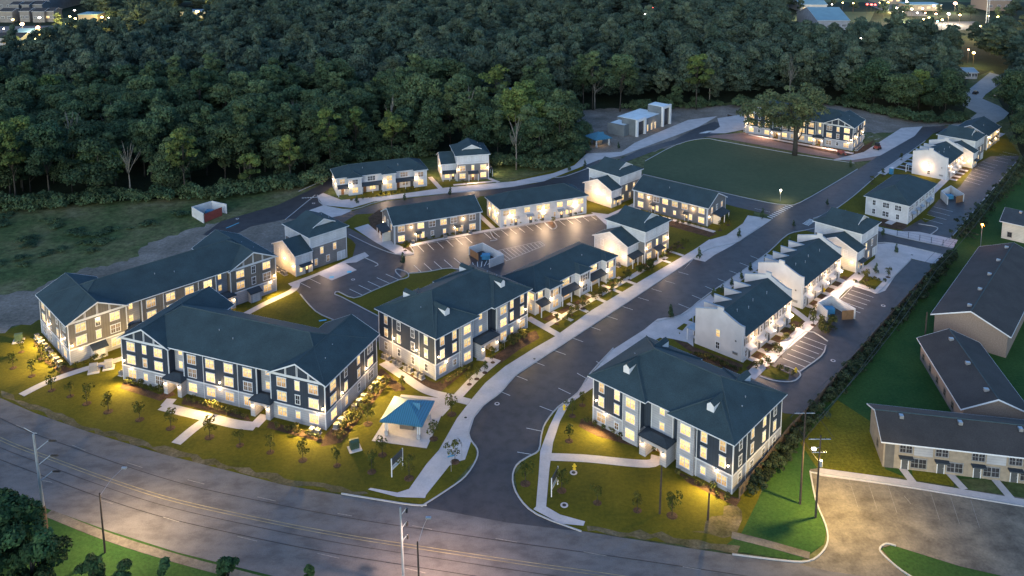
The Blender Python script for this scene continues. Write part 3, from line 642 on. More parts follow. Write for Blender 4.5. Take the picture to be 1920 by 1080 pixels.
# ------------------------------------------------------------------ three storey block with hipped wings (two of them)
def hip_block(o, ang, label, group):
    b = thing('apartment_block', label, 'apartment building', (o[0], o[1], 0), R(ang), group)
    Wd, D, z1, ze = 28.0, 17.5, 3.2, 9.15
    # plan: wings, recessed middle, projecting pale bays
    lo = MB(); up = MB(); mid = MB(); st = MB()
    for x0, x1 in ((0, 10.2), (17.8, 28)):
        lo.box(x0, x1, 0, D, -.1, z1); up.box(x0 + .03, x1 - .03, .03, D - .03, z1, ze)
    lo.box(10.2, 17.8, 1.3, D - 1.3, -.1, z1 - .01); up.box(10.2, 17.8, 1.34, D - 1.34, z1 - .01, ze)
    lo.build('base_wall', MT['pale'], b); up.build('upper_wall', MT['navy'], b)
    mid.box(6.9, 10.1, -.45, .5, -.1, ze).box(17.9, 21.1, -.45, .5, -.1, ze).box(11.9, 16.1, 1.1, 1.6, -.1, ze)
    mid.build('bay_wall', MT['pale'], b)
    tr = MB(); corners(tr, 0, 28, 0, D, -.05, ze); band(tr, 0, 6.9, 0, 2, z1); band(tr, 21.1, 28, 0, 2, z1); band(tr, -.0, 5, 0.2, D, z1 + .004); band(tr, 23, 28, 0.2, D, z1 + .004)
    for x in (10.2, 11.85, 16.15, 17.8): tr.box(x - .07, x + .07, 1.05 if 11 < x < 17 else -.06, 1.36 if 11 < x < 17 else .1, 3.2, ze)
    tr.build('trim_boards', MT['trim'], b)
    F = (0, 0, 0); FR = (Wd, 0, 90); FL = (0, D, -90); FB = (Wd, D, 180)
    for m in (0, 1):
        u = (lambda x: x) if not m else (lambda x: Wd - x)
        win(b, F, u(1.9), .9, 2, 'blind', .8); win(b, F, u(5.3), 1.05, 1, 'mix', .8, 1.2)
        for z in (4.0, 6.75):
            win(b, F, u(1.9), z, 1, 'blind' if z > 5 else 'lit', .95, 1.75); win(b, F, u(5.3), z, 1, 'lit', .95, 1.75)
        for z in (.95, 4.0, 6.8): win(b, F, u(8.5), z, 2, 'lit' if z > 3 else 'mix', .82, 1.65, .45)
        lamp(b, F, u(.8), 4.6, 34, .5); lamp(b, F, u(2.9), 2.75, 20, .5)
        downspout(b, F, u(6.6), ze)
    for z in (4.4, 7.2): win(b, (11.9, 1.1, 0), 2.1, z, 1, 'lit', .85, 1.3)
    for fc in (FR, FL):
        for i, u in enumerate((2.4, 6.5, 10.8, 14.8)):
            for z in (1.0, 3.95, 6.75): win(b, fc, u, z, 1, 'mixd' if z > 3 else 'darkish', .85, 1.65 if z > 2 else 1.5)
        for u in (4.5, 12.8): downspout(b, fc, u, ze)
    for u in (5, 12):
        lamp(b, FL, u, 4.3, 90, .6); glow(b, (-2.2, D - u, 2.4), 150)  # the glow is an added fill point with no fixture, brightening this wall
    for x in (3, 8, 14, 20, 25): win(b, FB, x, 4, 2, 'mix'); win(b, FB, x, 6.75, 2, 'mix')
    # entrance portico
    pw = MB(); pw.box(11.3, 12.55, -1.7, 1.1, -.1, 3.5).box(15.45, 16.7, -1.7, 1.1, -.1, 3.5).box(12.55, 15.45, -1.7, 1.1, 2.75, 3.5)
    pw.poly((12.55, -1.72, 2.75), (13.0, -1.72, 2.75), (12.55, -1.72, 2.35)).poly((15.45, -1.72, 2.75), (15.45, -1.72, 2.35), (15.0, -1.72, 2.75))
    pw.build('porch_wall', MT['pale'], b)
    pr = MB(); pf = MB(); hip(pr, pf, 11.3, 16.7, -1.7, 1.0, 3.5, .35, .25); pr.build('porch_roof', MT['roof_dark'], b)
    door(b, (11.3, 1.1, 0), 2.7, 0, 1.8, 2.2, 'doorwood', 0, 'lit')
    glow(b, (14, -.5, 2.4), 60)
    for u in (.62, 4.78): lamp(b, (11.3, -1.7, 0), u, 2.1, 26, .4)
    mr = MB(); mf_ = MB()
    hip(mr, mf_, .25, Wd - .25, .4, D - .4, ze, .48, .5, 7.6)
    hip(mr, mf_, 0, 11.2, -.35, D, ze + .02, .48, .6); hip(mr, mf_, 16.8, 28, -.35, D, ze + .021, .48, .6)
    finish(b, mr, mf_)
    # small eyebrow dormers
    for x in (5.6, 22.4):
        for y, sgn in ((2.3, 1), (D - 2.3, -1)):
            zb = ze + .2 + 3.3 * .48 - .05
            d = MB(); d.prism([(x - .65, y, zb - .2), (x + .65, y, zb - .2), (x + .65, y, zb + 1.2), (x, y, zb + 1.7), (x - .65, y, zb + 1.2)], (0, sgn * 3.4, 0)); dm = d.build('dormer', MT['trim'], b)
            r = MB()
            for s in (-1, 1): r.prism([(x + s*.70, y - sgn*.04, zb + 1.20), (x, y - sgn*.04, zb + 1.78), (x, y - sgn*.04, zb + 1.71), (x + s*.70, y - sgn*.04, zb + 1.14)], (0, sgn * 3.9, 0))
            r.build('dormer_roof', MT['roof'], dm)
    vents(b, [(3.5, 8, ze + 2), (25, 9.5, ze + 1.9), (25.6, 7.2, ze + 1.5)])
    return b

# ------------------------------------------------------------------ long three storey block with two gabled wings
def gable_block(o, ang, label, group, upmat, c, side='mixd', Wd=47.0, wing=11.7, rec=3.3, D=18.6, portico=True):
    b = thing('apartment_block', label, 'apartment building', (o[0], o[1], 0), R(ang), group)
    z1, ze = 3.15, 8.95
    wx = [(0, wing), (Wd - wing, Wd)]; cx = (wing + rec, Wd - wing - rec)
    lo = MB(); up = MB(); rc = MB()
    for x0, x1 in wx: lo.box(x0, x1, 0, D, -.1, z1); up.box(x0 + .03, x1 - .03, .03, D - .03, z1, ze)
    lo.box(*cx, .35, 15.6, -.1, z1); up.box(cx[0] + .03, cx[1] - .03, .38, 15.57, z1, ze)
    for x0 in (wing, cx[1]): rc.box(x0, x0 + rec, 1.7, 14.5, -.1, ze)
    lo.build('base_wall', MT['pale'], b); up.build('upper_wall', MT[upmat], b); rc.build('stair_wall', MT['pale'], b)
    tr = MB()
    for x0, x1 in wx: corners(tr, x0, x1, 0, D, -.05, ze); band(tr, x0, x1, 0, D, z1); tr.box(x0 - .06, x1 + .06, -.06, .1, ze - .28, ze - .06)
    corners(tr, cx[0], cx[1], .35, 15.6, -.05, ze - .02); band(tr, *cx, .35, 15.6, z1 + .003)
    tr.build('trim_boards', MT['trim'], b)
    F = (0, 0, 0); FR = (Wd, 0, 90); FL = (0, D, -90)
    for x0, x1 in wx:
        w = x1 - x0
        for z in (.85, 3.85, 6.6):
            hh = 1.65
            if portico or z > 2: win(b, F, x0 + w*.21, z, 2, 'mix', .84, hh)
            win(b, F, x0 + w*.79, z, 2, 'mix', .84, hh)
            if portico or z > 2: win(b, F, x0 + w*.5, z + (.2 if z < 2 else 0), 1, 'mix' if random.random() < .75 else 'dark', .84, hh - (.35 if z < 2 else 0))
        out = x0 + .55 if x0 == 0 else x1 - .55
        lamp(b, F, out, 4.0, 60, .5); lamp(b, F, x0 + w*.21 - .2 if x0 == 0 else x1 - 1.6, 2.7, 20, .5)
        # board and batten gable with its frame
    cw = cx[1] - cx[0]
    for i in range(4):
        u = cx[0] + cw * (.12 + .2533 * i)
        for z in (.85, 3.85, 6.6): win(b, (0, .35, 0), u, z, 2, 'mix', .84, 1.65)
    for t in (.28, .75): downspout(b, (0, .35, 0), cx[0] + cw * t, ze)
    lamp(b, (0, .35, 0), cx[0] + cw * .5, 4.0, 60, .5); lamp(b, (0, .35, 0), cx[0] + cw * .5, 2.7, 20, .5)
    for x0 in (wing, cx[1]):
        fc = (0, 1.7, 0)
        for z in (4.2, 7.0): win(b, fc, x0 + rec/2 - .2, z, 1, 'lit', .75, 1.35)
        p = MB(); p.box(x0 - .5, x0 + .45, -1.1, 1.7, -.1, 3.1).box(x0 + rec - .45, x0 + rec + .5, -1.1, 1.7, -.1, 3.1).box(x0 + .45, x0 + rec - .45, -1.1, 1.7, 2.55, 3.1)
        p.poly((x0 + .45, -1.12, 2.55), (x0 + .95, -1.12, 2.55), (x0 + .45, -1.12, 2.1)).poly((x0 + rec - .45, -1.12, 2.55), (x0 + rec - .45, -1.12, 2.1), (x0 + rec - .95, -1.12, 2.55))
        p.build('porch_wall', MT['pale'], b)
        pr = MB(); pf = MB(); hip(pr, pf, x0 - .5, x0 + rec + .5, -1.1, 1.7, 3.12, .4, .25); pr.build('porch_roof', MT['roof_dark'], b)
        door(b, (0, 1.7, 0), x0 + rec/2, 0, 1.5, 2.2, 'doorwood', 0, 'lit')
        glow(b, (x0 + rec/2, -.1, 2.2), 55)
        for u in (x0 - .05, x0 + rec + .05): lamp(b, (0, -1.1, 0), u, 2.1, 24, .4)
    if not portico:
        for x0 in (0, cx[1] + rec):
            sx = x0 + wing * .47; s = MB().box(sx - 1.35, sx + 1.35, -1.5, 0, -.1, 2.3).build('bin_store', MT['pale'], b)
            q = MB(); shed(q, sx - 1.6, sx + 1.6, -1.8, 0, 2.35, 3.05); q.build('store_roof', MT['roof_dark'], s)
            MB().box(sx - .9, sx - .03, -1.56, -1.5, 0, 2.0).box(sx + .03, sx + .9, -1.56, -1.5, 0, 2.0).build('door', MT['white'], s)
    for fc in (FR, FL):
        for i, u in enumerate((2.6, 7.0, 11.6, 16.0)):
            for z in (.9, 3.8, 6.55): win(b, fc, u, z, 2 if i in (0, 3) else 1, side, .8, 1.6)
        for u in (5.0, 13.8): downspout(b, fc, u, ze); lamp(b, fc, u + .5, 4.0, 80, .55)
    mr = MB(); mf_ = MB(); mw = MB()
    hip(mr, mf_, .7, Wd - .7, .45, 15.9, ze, .48, .5)
    for x0, x1 in wx: gable(mr, mf_, mw, x0, x1, 0, D, ze, 'y', .48, .5, .5)
    gable_walls(mw, MT[upmat], b); finish(b, mr, mf_)
    gt = MB()
    for x0, x1 in wx:
        xm = (x0 + x1) / 2; hw = (x1 - x0) / 2
        for dx in (-hw*.42, 0, hw*.42):
            zt = ze + (hw - abs(dx)) * .48 - .1
            gt.box(xm + dx - .17, xm + dx - .06, -.05, 0, ze, zt).box(xm + dx + .06, xm + dx + .17, -.05, 0, ze, zt)
    gt.build('gable_frame', MT['trim'], b)
    vents(b, [(cx[0] + 5, 5, ze + 2.5), (cx[0] + 9, 4, ze + 2), (Wd - 4, 9, ze + 1.8), (Wd - 3, 5, ze + 1.4)])
    return b

# ------------------------------------------------------------------ three storey townhouse with a lower wing
def tower_house(o, ang, label, group, front=True, s=2.0, lowmat='grey', light=1.0, kind='mix', wing_w=4.8):
    b = thing('townhouse', label, 'townhouse', (o[0], o[1], 0), R(ang), group)
    Wd, D, z2, ze = 11.0, 12.5, 5.85, 8.75; wd = 10.8
    walls(b, 'lower_wall', 0, Wd, 0, D, -.1, z2, lowmat); walls(b, 'upper_wall', -.03, Wd + .03, -.03, D + .03, z2, ze, 'white')
    walls(b, 'wing_base', -wing_w, -.01, s, s + wd, -.1, 2.9, 'cream' if not front else 'white'); walls(b, 'wing_wall', -wing_w - .03, -.01, s - .03, s + wd + .03, 2.9, 5.65, 'white')
    tr = MB(); corners(tr, 0, Wd, 0, D, -.05, ze, .14, .05); corners(tr, -wing_w, 0, s, s + wd, -.05, 5.6, .14, .05); band(tr, 0, Wd, 0, D, z2, .16, .05); tr.build('trim_boards', MT['trim'], b)
    mr = MB(); mf_ = MB(); mw = MB()
    # dutch gable: hipped skirt at each end, gable above it
    oh = .55; pt = .48; yg = 2.2; zt = ze + FT
    X0, X1, Y0, Y1 = -oh, Wd + oh, -oh, D + oh
    i = (yg - Y0); zs = zt + i * pt; zr = zt + (Wd / 2 + oh) * pt; xm = Wd / 2; xa, xb = X0 + i, X1 - i
    ya, yb = yg, D - yg
    mr.poly((X0, Y0, zt), (X1, Y0, zt), (xb, ya, zs), (xa, ya, zs)).poly((X1, Y1, zt), (X0, Y1, zt), (xa, yb, zs), (xb, yb, zs))
    mr.poly((X0, Y1, zt), (X0, Y0, zt), (xa, ya, zs), (xa, yb, zs)).poly((X1, Y0, zt), (X1, Y1, zt), (xb, yb, zs), (xb, ya, zs))
    mr.poly((xa - .1, ya - .35, zs + .0), (xm, ya - .35, zr), (xm, yb + .35, zr), (xa - .1, yb + .35, zs)).poly((xm, ya - .35, zr), (xb + .1, ya - .35, zs), (xb + .1, yb + .35, zs), (xm, yb + .35, zr))
    mr.poly((X0, Y1, ze + .03), (X1, Y1, ze + .03), (X1, Y0, ze + .03), (X0, Y0, ze + .03))
    t = .04
    mf_.box(X0-t, X1+t, Y0-t, Y0, ze, zt-.015).box(X0-t, X1+t, Y1, Y1+t, ze, zt-.015).box(X0-t, X0, Y0, Y1, ze, zt-.015).box(X1, X1+t, Y0, Y1, ze, zt-.015)
    MB().poly((xa, ya - .02, zs - .05), (xb, ya - .02, zs - .05), (xm, ya - .02, zr - .08)).build('gablet', MT['white'], b); MB().poly((xb, yb + .02, zs - .05), (xa, yb + .02, zs - .05), (xm, yb + .02, zr - .08)).build('gablet', MT['white'], b)
    for sgn in (-1, 1):
        xe = xa - .12 if sgn < 0 else xb + .12
        mf_.prism([(xe, ya - .35, zs + .02), (xm, ya - .35, zr + .03), (xm, ya - .35, zr - .22), (xe, ya - .35, zs - .2)], (0, -.06, 0))
    gable(mr, mf_, mw, -wing_w, 0, s, s + wd, 5.65, 'x', .44, .45, .45, .2, (1, 0))
    gable_walls(mw, MT['white'], b); finish(b, mr, mf_)
    F = (0, 0, 0); FW = (0, s, 0); FL = (-wing_w, s + wd, -90); FR = (Wd, 0, 90); FT_ = (0, D, -90)
    if front:
        for u, n in ((1.9, 2), (9.1, 2)):
            win(b, F, u, .8, n, kind, .85, 1.6); win(b, F, u, 3.5, n, kind, .85, 1.65)
        win(b, F, 5.5, 3.5, 1, kind, .8, 1.65)
        for u in (1.7, 4.2, 6.8, 9.3): win(b, F, u, 6.75, 1, kind, .8, 1.35)
        door(b, F, 5.5, 0, 1.0, 2.15, 'doorwood', 0, 'lit')
        pr = MB(); shed(pr, 3.7, 7.3, -1.7, 0, 2.75, 3.25); pr.build('porch_roof', MT['roof_dark'], b)
        for u in (3.9, 7.1): MB().box(u - .1, u + .1, -1.6, -1.4, 0, 2.65).build('porch_column', MT['trim'], b)
        glow(b, (5.5, -.9, 2.3), int(45 * light) + 1); lamp(b, F, .5, 3.9, int(60 * light) + 1); lamp(b, F, 10.6, 3.9, int(60 * light) + 1)
        win(b, FW, -wing_w * .5, 3.5, 3, kind, .62, 1.55); win(b, FW, -wing_w * .62, .7, 2, kind, .75, 1.7); door(b, FW, -1.0, 0, .95, 2.1, 'door', 0, 'lit')
        pr = MB(); shed(pr, -wing_w - .1, -.05, s - 1.9, s, 2.6, 3.3); pr.build('wing_porch_roof', MT['roof_dark'], b)
        for u in (-wing_w + .1, -wing_w * .5, -.3): MB().box(u - .09, u + .09, s - 1.8, s - 1.62, 0, 2.5).build('porch_column', MT['trim'], b)
        glow(b, (-wing_w * .5, s - .8, 2.2), int(35 * light) + 1)
    else:
        for u in (1.6, 5.2): win(b, F, u, .85, 1, kind, .8, 1.6)
        for u in (3.4, 7.3): win(b, F, u, 3.5, 1, kind, .8, 1.7); win(b, F, u, 6.7, 1, kind, .7, 1.35)
        for u in (8.6, 9.9): door(b, F, u, 0, 1.0, 2.3, 'white')
        win(b, FW, -wing_w * .42, 3.5, 2, kind, .7, 1.5); door(b, FW, -wing_w * .35, 0, 1.0, 2.1, 'door', 0, 'lit'); win(b, FW, -wing_w * .7, .9, 1, kind, .7, 1.2)
        awning(b, FW, -wing_w * .45, 2.5, 3.4, 1.1, 'roof_dark')
        lamp(b, FW, -wing_w * .15, 2.2, int(26 * light) + 1, .5)
    for u in (2.6, 7.9): win(b, FL, u, 3.6, 1, 'darkish', .8, 1.6)
    if front: win(b, FL, 2.6, .8, 2, kind, .7, 1.5)
    lamp(b, FL, 5.4, 3.2, int(300 * light) + 1, 2.4); lamp(b, FL, 9.6, 2.4, int(60 * light) + 1, .8)
    for u in (3, 9): win(b, FR, u, 3.5, 2, kind); win(b, FR, u, .85, 2, kind)
    lamp(b, FR, 6, 3.6, int(70 * light) + 1)
    if front:
        pr = MB(); shed(pr, -4.2, 4.2, -1.9, 0, 2.6, 3.2); o2 = pr.build('side_porch_roof', MT['roof_dark'], b, loc=(Wd, 6.0, 0), rz=R(90))
        for v in (-4, 0, 4): MB().box(-.09, .09, -.09, .09, 0, 2.5).build('porch_column', MT['trim'], b, loc=(Wd + 1.7, 6 + v, 0))
    vents(b, [(8.5, 8, ze + 1.6), (8.9, 5, ze + 1.4)])
    return b

# ------------------------------------------------------------------ two storey white row with hipped roof
def hip_row(o, ang, label, group, Wd, D, front, light=1.0, kind='mix', shutters=False):
    b = thing('row_house', label, 'row house', (o[0], o[1], 0), R(ang), group)
    ze = 5.65; mr = MB(); mf_ = MB(); tr = MB()
    F = (0, 0, 0); FR = (Wd, 0, 90); FL = (0, D, -90)
    y0 = 1.5 if front else 0
    walls(b, 'house_wall', 0, Wd, y0, D, -.1, ze, 'white'); corners(tr, 0, Wd, y0, D, -.05, ze)
    hip(mr, mf_, 0, Wd, y0, D, ze, .48, .55)
    if front:
        bays = [(.12, .26), (.50, .64), (.86, 1.0)]
        for i, (a, c) in enumerate(bays):
            x0, x1 = a * Wd, c * Wd - (.03 if i == 2 else 0); MB().box(x0, x1, 0, y0 + .3, -.1, ze + .01).build('bay_wall', MT['white'], b); corners(tr, x0, x1, 0, y0 + .1, -.05, ze)
            hip(mr, mf_, x0, x1, -.02, 6.4, ze + .012 + .002 * i, .48, .42)
            win(b, F, (x0 + x1)/2, 3.5, 2, kind if random.random() < .6 else 'dark', .8, 1.6, 0, shutters); win(b, F, (x0 + x1)/2, .75, 2, kind, .8, 1.7)
            lamp(b, F, x0 + .45, 3.2, int(75 * light) + 1, .5)
        FB_ = (0, y0, 0)
        for a, c in ((.0, .12), (.26, .5), (.64, .86)):
            x0, x1 = a * Wd + .05, c * Wd - .05
            q = MB(); shed(q, x0, x1, -.5, y0, 2.65, 3.35); q.build('porch_roof', MT['roof_dark'], b)
            n = 2 if c - a > .15 else 1
            for k in range(n + 1 if n > 1 else 1):
                u = x0 + .15 + (x1 - x0 - .3) * k / max(n, 1); MB().box(u - .09, u + .09, -.4, -.22, 0, 2.6).build('porch_column', MT['trim'], b)
            win(b, FB_, (x0 + x1)/2, 3.7, 2 if n == 1 else 3, kind if random.random() < .55 else 'dark', .7, 1.45, 0, shutters)
            if n > 1:
                win(b, FB_, x0 + (x1 - x0) * .55, .75, 2, kind, .8, 1.6); door(b, FB_, x0 + (x1 - x0) * .18, 0, 1, 2.1, 'doorwood')
                if c - a > .2: door(b, FB_, x0 + (x1 - x0) * .9, 0, 1, 2.1, 'door')
            else: door(b, FB_, (x0 + x1)/2, 0, 1, 2.1, 'doorwood')
            glow(b, ((x0 + x1)/2, .5, 2.2), int(38 * light) + 1)
    else:
        n = 6
        for i, t in enumerate((.06, .14, .30, .44, .53, .68, .80, .93)):
            win(b, F, t * Wd, 3.5, 2, kind, .8, 1.5, 0, shutters)
        for i, t in enumerate((.17, .34, .48, .70, .81)):
            door(b, F, t * Wd, 0, 1.0, 2.1, 'door', 0, 'lit' if light > .3 else 'dark'); awning(b, F, t * Wd - .3, 2.45, 2.3, 1.0)
            if i % 2 == 0: win(b, F, t * Wd - 1.3, .9, 1, kind, .7, 1.35)
            if light > .3: glow(b, (t * Wd, -.8, 2.0), 26)
        for t in (.05, .62, .95): win(b, F, t * Wd, .9, 1, kind, .6, 1.3)
        if light > .1:
            for t in (.115, .487, .865): lamp(b, F, t * Wd, 3.4, int(130 * light) + 1, .7)
    for fc in (FL, FR):
        for i, u in enumerate((2.4, 5.8, 9.2)):
            win(b, fc, u * D / 12, 3.5, 1 + (i > 0), kind, .8, 1.5); win(b, fc, u * D / 12, .8, 1 + (i == 1), kind, .8, 1.5)
        if light > .1: lamp(b, fc, D * .62, 3.0, int(110 * light) + 1, .9); lamp(b, fc, D * .2, 3.0, int(50 * light) + 1, .7)
    tr.build('trim_boards', MT['trim'], b); finish(b, mr, mf_); vents(b, [(Wd*.3, D*.36, ze + 1.7), (Wd*.7, D*.34, ze + 1.6)])
    return b

# ------------------------------------------------------------------ two storey charcoal row with a gable roof
def gable_row(o, ang, label, group, Wd, D, porch_end, mat='charcoal', flip=False, light=1.0, kind='mix'):
    b = thing('row_house', label, 'row house', (o[0], o[1], 0), R(ang), group)
    ze = 5.75; walls(b, 'house_wall', 0, Wd, 0, D, -.1, ze, mat)
    tr = MB(); corners(tr, 0, Wd, 0, D, -.05, ze); tr.build('trim_boards', MT['trim'], b)
    mr = MB(); mf_ = MB(); mw = MB(); gable(mr, mf_, mw, 0, Wd, 0, D, ze, 'x', .48, .4, .4); gable_walls(mw, MT[mat], b); finish(b, mr, mf_)
    F = (0, 0, 0); FR = (Wd, 0, 90); FL = (0, D, -90); k = (lambda t: (1 - t) * Wd) if flip else (lambda t: t * Wd)
    for t in (.08, .30, .43, .56, .68, .90): win(b, F, k(t), 3.6, 2, kind, .8, 1.55)
    for t in (.08, .90): win(b, F, k(t), .75, 2, kind, .8, 1.6)
    for t in (.43, .57): win(b, F, k(t), 1.1, 1, kind, .7, 1.15)
    for t in (.27, .72): door(b, F, k(t), 0, 1.0, 2.1, 'door', 0, 'lit'); win(b, F, k(t) + 1.3, .8, 1, kind, .8, 1.6); lamp(b, F, k(t) - .8, 2.1, int(45 * light) + 1); awning(b, F, k(t), 2.5, 1.8, .9, 'roof_dark')
    for t in (.19, .79): lamp(b, F, k(t), 4.3, int(95 * light) + 1, .6)
    for u in (.3, Wd - .3): downspout(b, F, u, ze)
    for fc in (FL, FR):
        for u in (2.6, 5.8, 9.0): win(b, fc, u * D/11.6, 3.6, 1, 'dark' if u == 5.8 else 'blind', .8, 1.5)
        win(b, fc, 2.6, .8, 1, kind, .8, 1.5); lamp(b, fc, .9, 2.6, int(60 * light) + 1)
    fc = FR if porch_end > 0 else FL
    q = MB(); x = Wd if porch_end > 0 else 0; sg = 1 if porch_end > 0 else -1
    q.prism([(x, 3.2, 3.3), (x + sg*2.6, 3.2, 2.6), (x + sg*2.6, 3.2, 2.46), (x, 3.2, 3.16)], (0, 6.4, 0)); q.build('porch_roof', MT['roof_dark'], b)
    MB().box(min(x + sg*.02, x + sg*2.2), max(x + sg*.02, x + sg*2.2), 3.5, 3.62, 0, 2.6).build('porch_screen', MT['cream'], b)
    for y in (3.5, 6.4, 9.3): MB().box(x + sg*2.3 - .1, x + sg*2.3 + .1, y - .1, y + .1, 0, 2.55).build('porch_column', MT['trim'], b)
    door(b, fc, D * .55, 0, 1, 2.1, 'doorwood'); glow(b, (x + sg*1.2, 5.5, 2.2), int(40 * light) + 1)
    vents(b, [(Wd*.42, 3.4, ze + 1.8)])
    return b

# ------------------------------------------------------------------ white parapet terrace
def parapet_row(o, ang, label, group, Wd=22.7, D=11.3, n=5, light=1.0, kind='darkish', lampend=False, endglow=0):
    b = thing('terrace_house', label, 'terraced house', (o[0], o[1], 0), R(ang), group)
    ze = 5.9; zr = ze + .2 + D/2 * .5
    walls(b, 'house_wall', .3, Wd - .3, 0, D, -.1, ze, 'stucco')
    mr = MB()
    mr.poly((.3, -.45, ze - .05), (Wd - .3, -.45, ze - .05), (Wd - .3, D/2, zr), (.3, D/2, zr)).poly((.3, D/2, zr), (Wd - .3, D/2, zr), (Wd - .3, D + .3, ze), (.3, D + .3, ze))
    mr.poly((.3, D + .3, ze - .1), (Wd - .3, D + .3, ze - .1), (Wd - .3, -.45, ze - .15), (.3, -.45, ze - .15)); mr.poly((.3, -.45, ze - .15), (Wd - .3, -.45, ze - .15), (Wd - .3, -.45, ze - .05), (.3, -.45, ze - .05))
    mr.build('roof', MT['roof'], b)
    zp = 7.75
    pw = MB(); cp = MB()
    # shaped end parapets: level at the back, sweeping up to a chimney stub, level to the street
    prof = [(-.05, -.1), (D + .05, -.1), (D + .05, zp + .35)]
    prof += [(D*.62, 9.35), (D*.55, 9.5), (D*.55, 10.25), (D*.43, 10.25), (D*.43, 9.55), (D*.36, 9.2), (D*.28, 8.75), (D*.2, 8.35), (D*.12, 7.95), (D*.05, 7.75), (-.05, zp)]
    for x in (0, Wd - .32):
        pw = MB(); pw.prism([(x, y, z) for y, z in prof], (.32, 0, 0))
        top = prof[2:]
        for (ya, za), (yb, zb) in zip(top, top[1:]):
            if abs(ya - yb) > .01: cp.prism([(x - .06, ya, za + .01), (x - .06, yb, zb + .01), (x - .06, yb, zb + .11), (x - .06, ya, za + .11)], (.44, 0, 0))
        pw.build('parapet_wall', MT['stucco'], b)
    cp.build('parapet_coping', MT['metal'], b)
    # party-wall fins along the street side
    for i in range(1, n):
        x = Wd * i / n; za = ze + .2 + D/2*.5 - 1.25
        f = MB().prism([(x - .15, D*.64, za - .3), (x - .15, D + .5, ze - .6), (x - .15, D + .5, za + .1), (x - .15, D*.68, za + .1)], (.3, 0, 0)).build('party_parapet', MT['stucco'], b)
        MB().box(x - .22, x + .22, D*.66, D + .6, za + .11, za + .22).build('coping', MT['galv'], f)
    F = (0, 0, 0); FL = (0, D, -90); FB = (Wd, D, 180); FR = (Wd, 0, 90)
    for i in range(n):
        u = Wd * (i + .5) / n
        win(b, F, u - 1.1, 3.6, 1, kind, .8, 1.5, 0, True); win(b, F, u + 1.1, 3.6, 1, kind, .8, 1.5)
        door(b, F, u + .3, 0, 1, 2.1, 'door'); win(b, F, u - 1.2, .9, 1, kind, .7, 1.4)
        awning(b, F, u, 2.55, 2.4, 1.3, 'white')
        win(b, FB, u - 1, 3.5, 2, 'dark', .8, 1.5); win(b, FB, u - 1, .8, 2, 'dark', .8, 1.5); door(b, FB, u + 1.2, 0, 1, 2.1, 'door')
    if light > .05:
        for i in (0, 2, 4): lamp(b, F, Wd * min(.96, (i + .95) / n) - .2, 3.9, int(110 * light) + 1, .9)
        for i in (1, 3): glow(b, (Wd * (i + .5) / n, -2.0, 2.4), int(60 * light) + 1)
        for i in (.2, .55, .9): flood(b, (Wd * i, -1.0, 3.4), (Wd * i, -13, 0), int(1300 * light) + 1, (1, .70, .48))
    if endglow: glow(b, (-5.0, 5.5, 3.0), endglow, (1, .72, .42), .4)  # added fill point with no fixture, evens the light on the end wall
    win(b, FL, D * .48, 3.6, 1, 'lit' if light > .5 else 'dark', .8, 1.5); win(b, FL, D * .48, .9, 1, 'dark', .8, 1.4)
    for i in range(3): MB().box(-.14, .14, -.16, 0, 0, .55).build('meter_box', MT['metal'], b, loc=(*onface(FL, D * .80 + i * .42), 1.1), rz=R(-90))
    MB().box(-.16, .16, -.06, 0, 0, .32).build('wall_vent', MT['shutter'], b, loc=(*onface(FL, D * .84), 3.9), rz=R(-90)); downspout(b, FL, D * .97, 5.6)
    if lampend: lamp(b, FL, D * .42, 3.4, 400, .8)
    MB().box(.2, 3.2, D + .05, D + 2.2, 2.6, 2.74).build('porch_roof', MT['galv'], b)
    for x_ in (.35, 3.05): MB().box(x_ - .09, x_ + .09, D + 1.95, D + 2.13, 0, 2.6).build('porch_column', MT['trim'], b)
    vents(b, [(Wd*.2, 4, zr - .7), (Wd*.36, 3.2, zr - 1.1), (Wd*.5, 3.8, zr - .8), (Wd*.75, 3.3, zr - 1)])
    return b

# ------------------------------------------------------------------ buildings in their places
TB = 'three storey apartment blocks of the development'; TG = 'townhouses with a low side wing'; RG = 'two storey rows of the development'; PG = 'white parapet terraces along the street'
RF_ = hip_block((14.8, 142.4), -42.6, 'navy and pale three storey block with small roof dormers, right of the street entrance', TB)
MD_ = hip_block((-15.2, 155.9), 48.2, 'navy and pale three storey block left of the street, just behind the gazebo', TB)
B2_ = gable_block((-77.6, 156.4), -20.4, 'long navy gabled block facing the main road, two lit entrances under arched porches', TB, 'navy', 'navy')
LB_ = gable_block((-90.8, 161.4), 45.0, 'long taupe brown gabled block at far left, behind the navy gabled one', TB, 'taupe', 'grey', portico=False)
BG_ = gable_block((95.8, 335.5), -36.5, 'distant three storey gabled block beyond the grass field, half behind the big tree', TB, 'navy', 'grey', Wd=42, wing=11.2, rec=3.0, D=15)
T2_ = tower_house((34.9, 210.2), 46.5, 'grey and white townhouse with lit porch beside the main street, near the stepped row', TG, True, 2.2)
T3_ = tower_house((-52.0, 206.4), 44.5, 'grey and white townhouse beside the blue accessible parking bays, behind the taupe block', TG, False, -.9)
tower_house((33.8, 254.2), 44.5, 'grey and white townhouse at the left corner of the grass field', TG, False, -.6, light=1.3)
T5_ = tower_house((-18.7, 275.7), 12.5, 'small lit townhouse against the woods with a flared white gablet', TG, True, 2.2)
tower_house((90.9, 208.8), 45.5, 'grey and white townhouse at the far end of the two parapet terraces', TG, False, -.9, light=.6)
tower_house((166.4, 293.3), 46.0, 'far townhouse behind the distant parapet terrace', TG, False, -.9, light=.6)
W1_ = hip_row((-56.0, 260.3), 20.8, 'white row with bays and dark porch roofs, backed by the woods', RG, 29.5, 11, True)
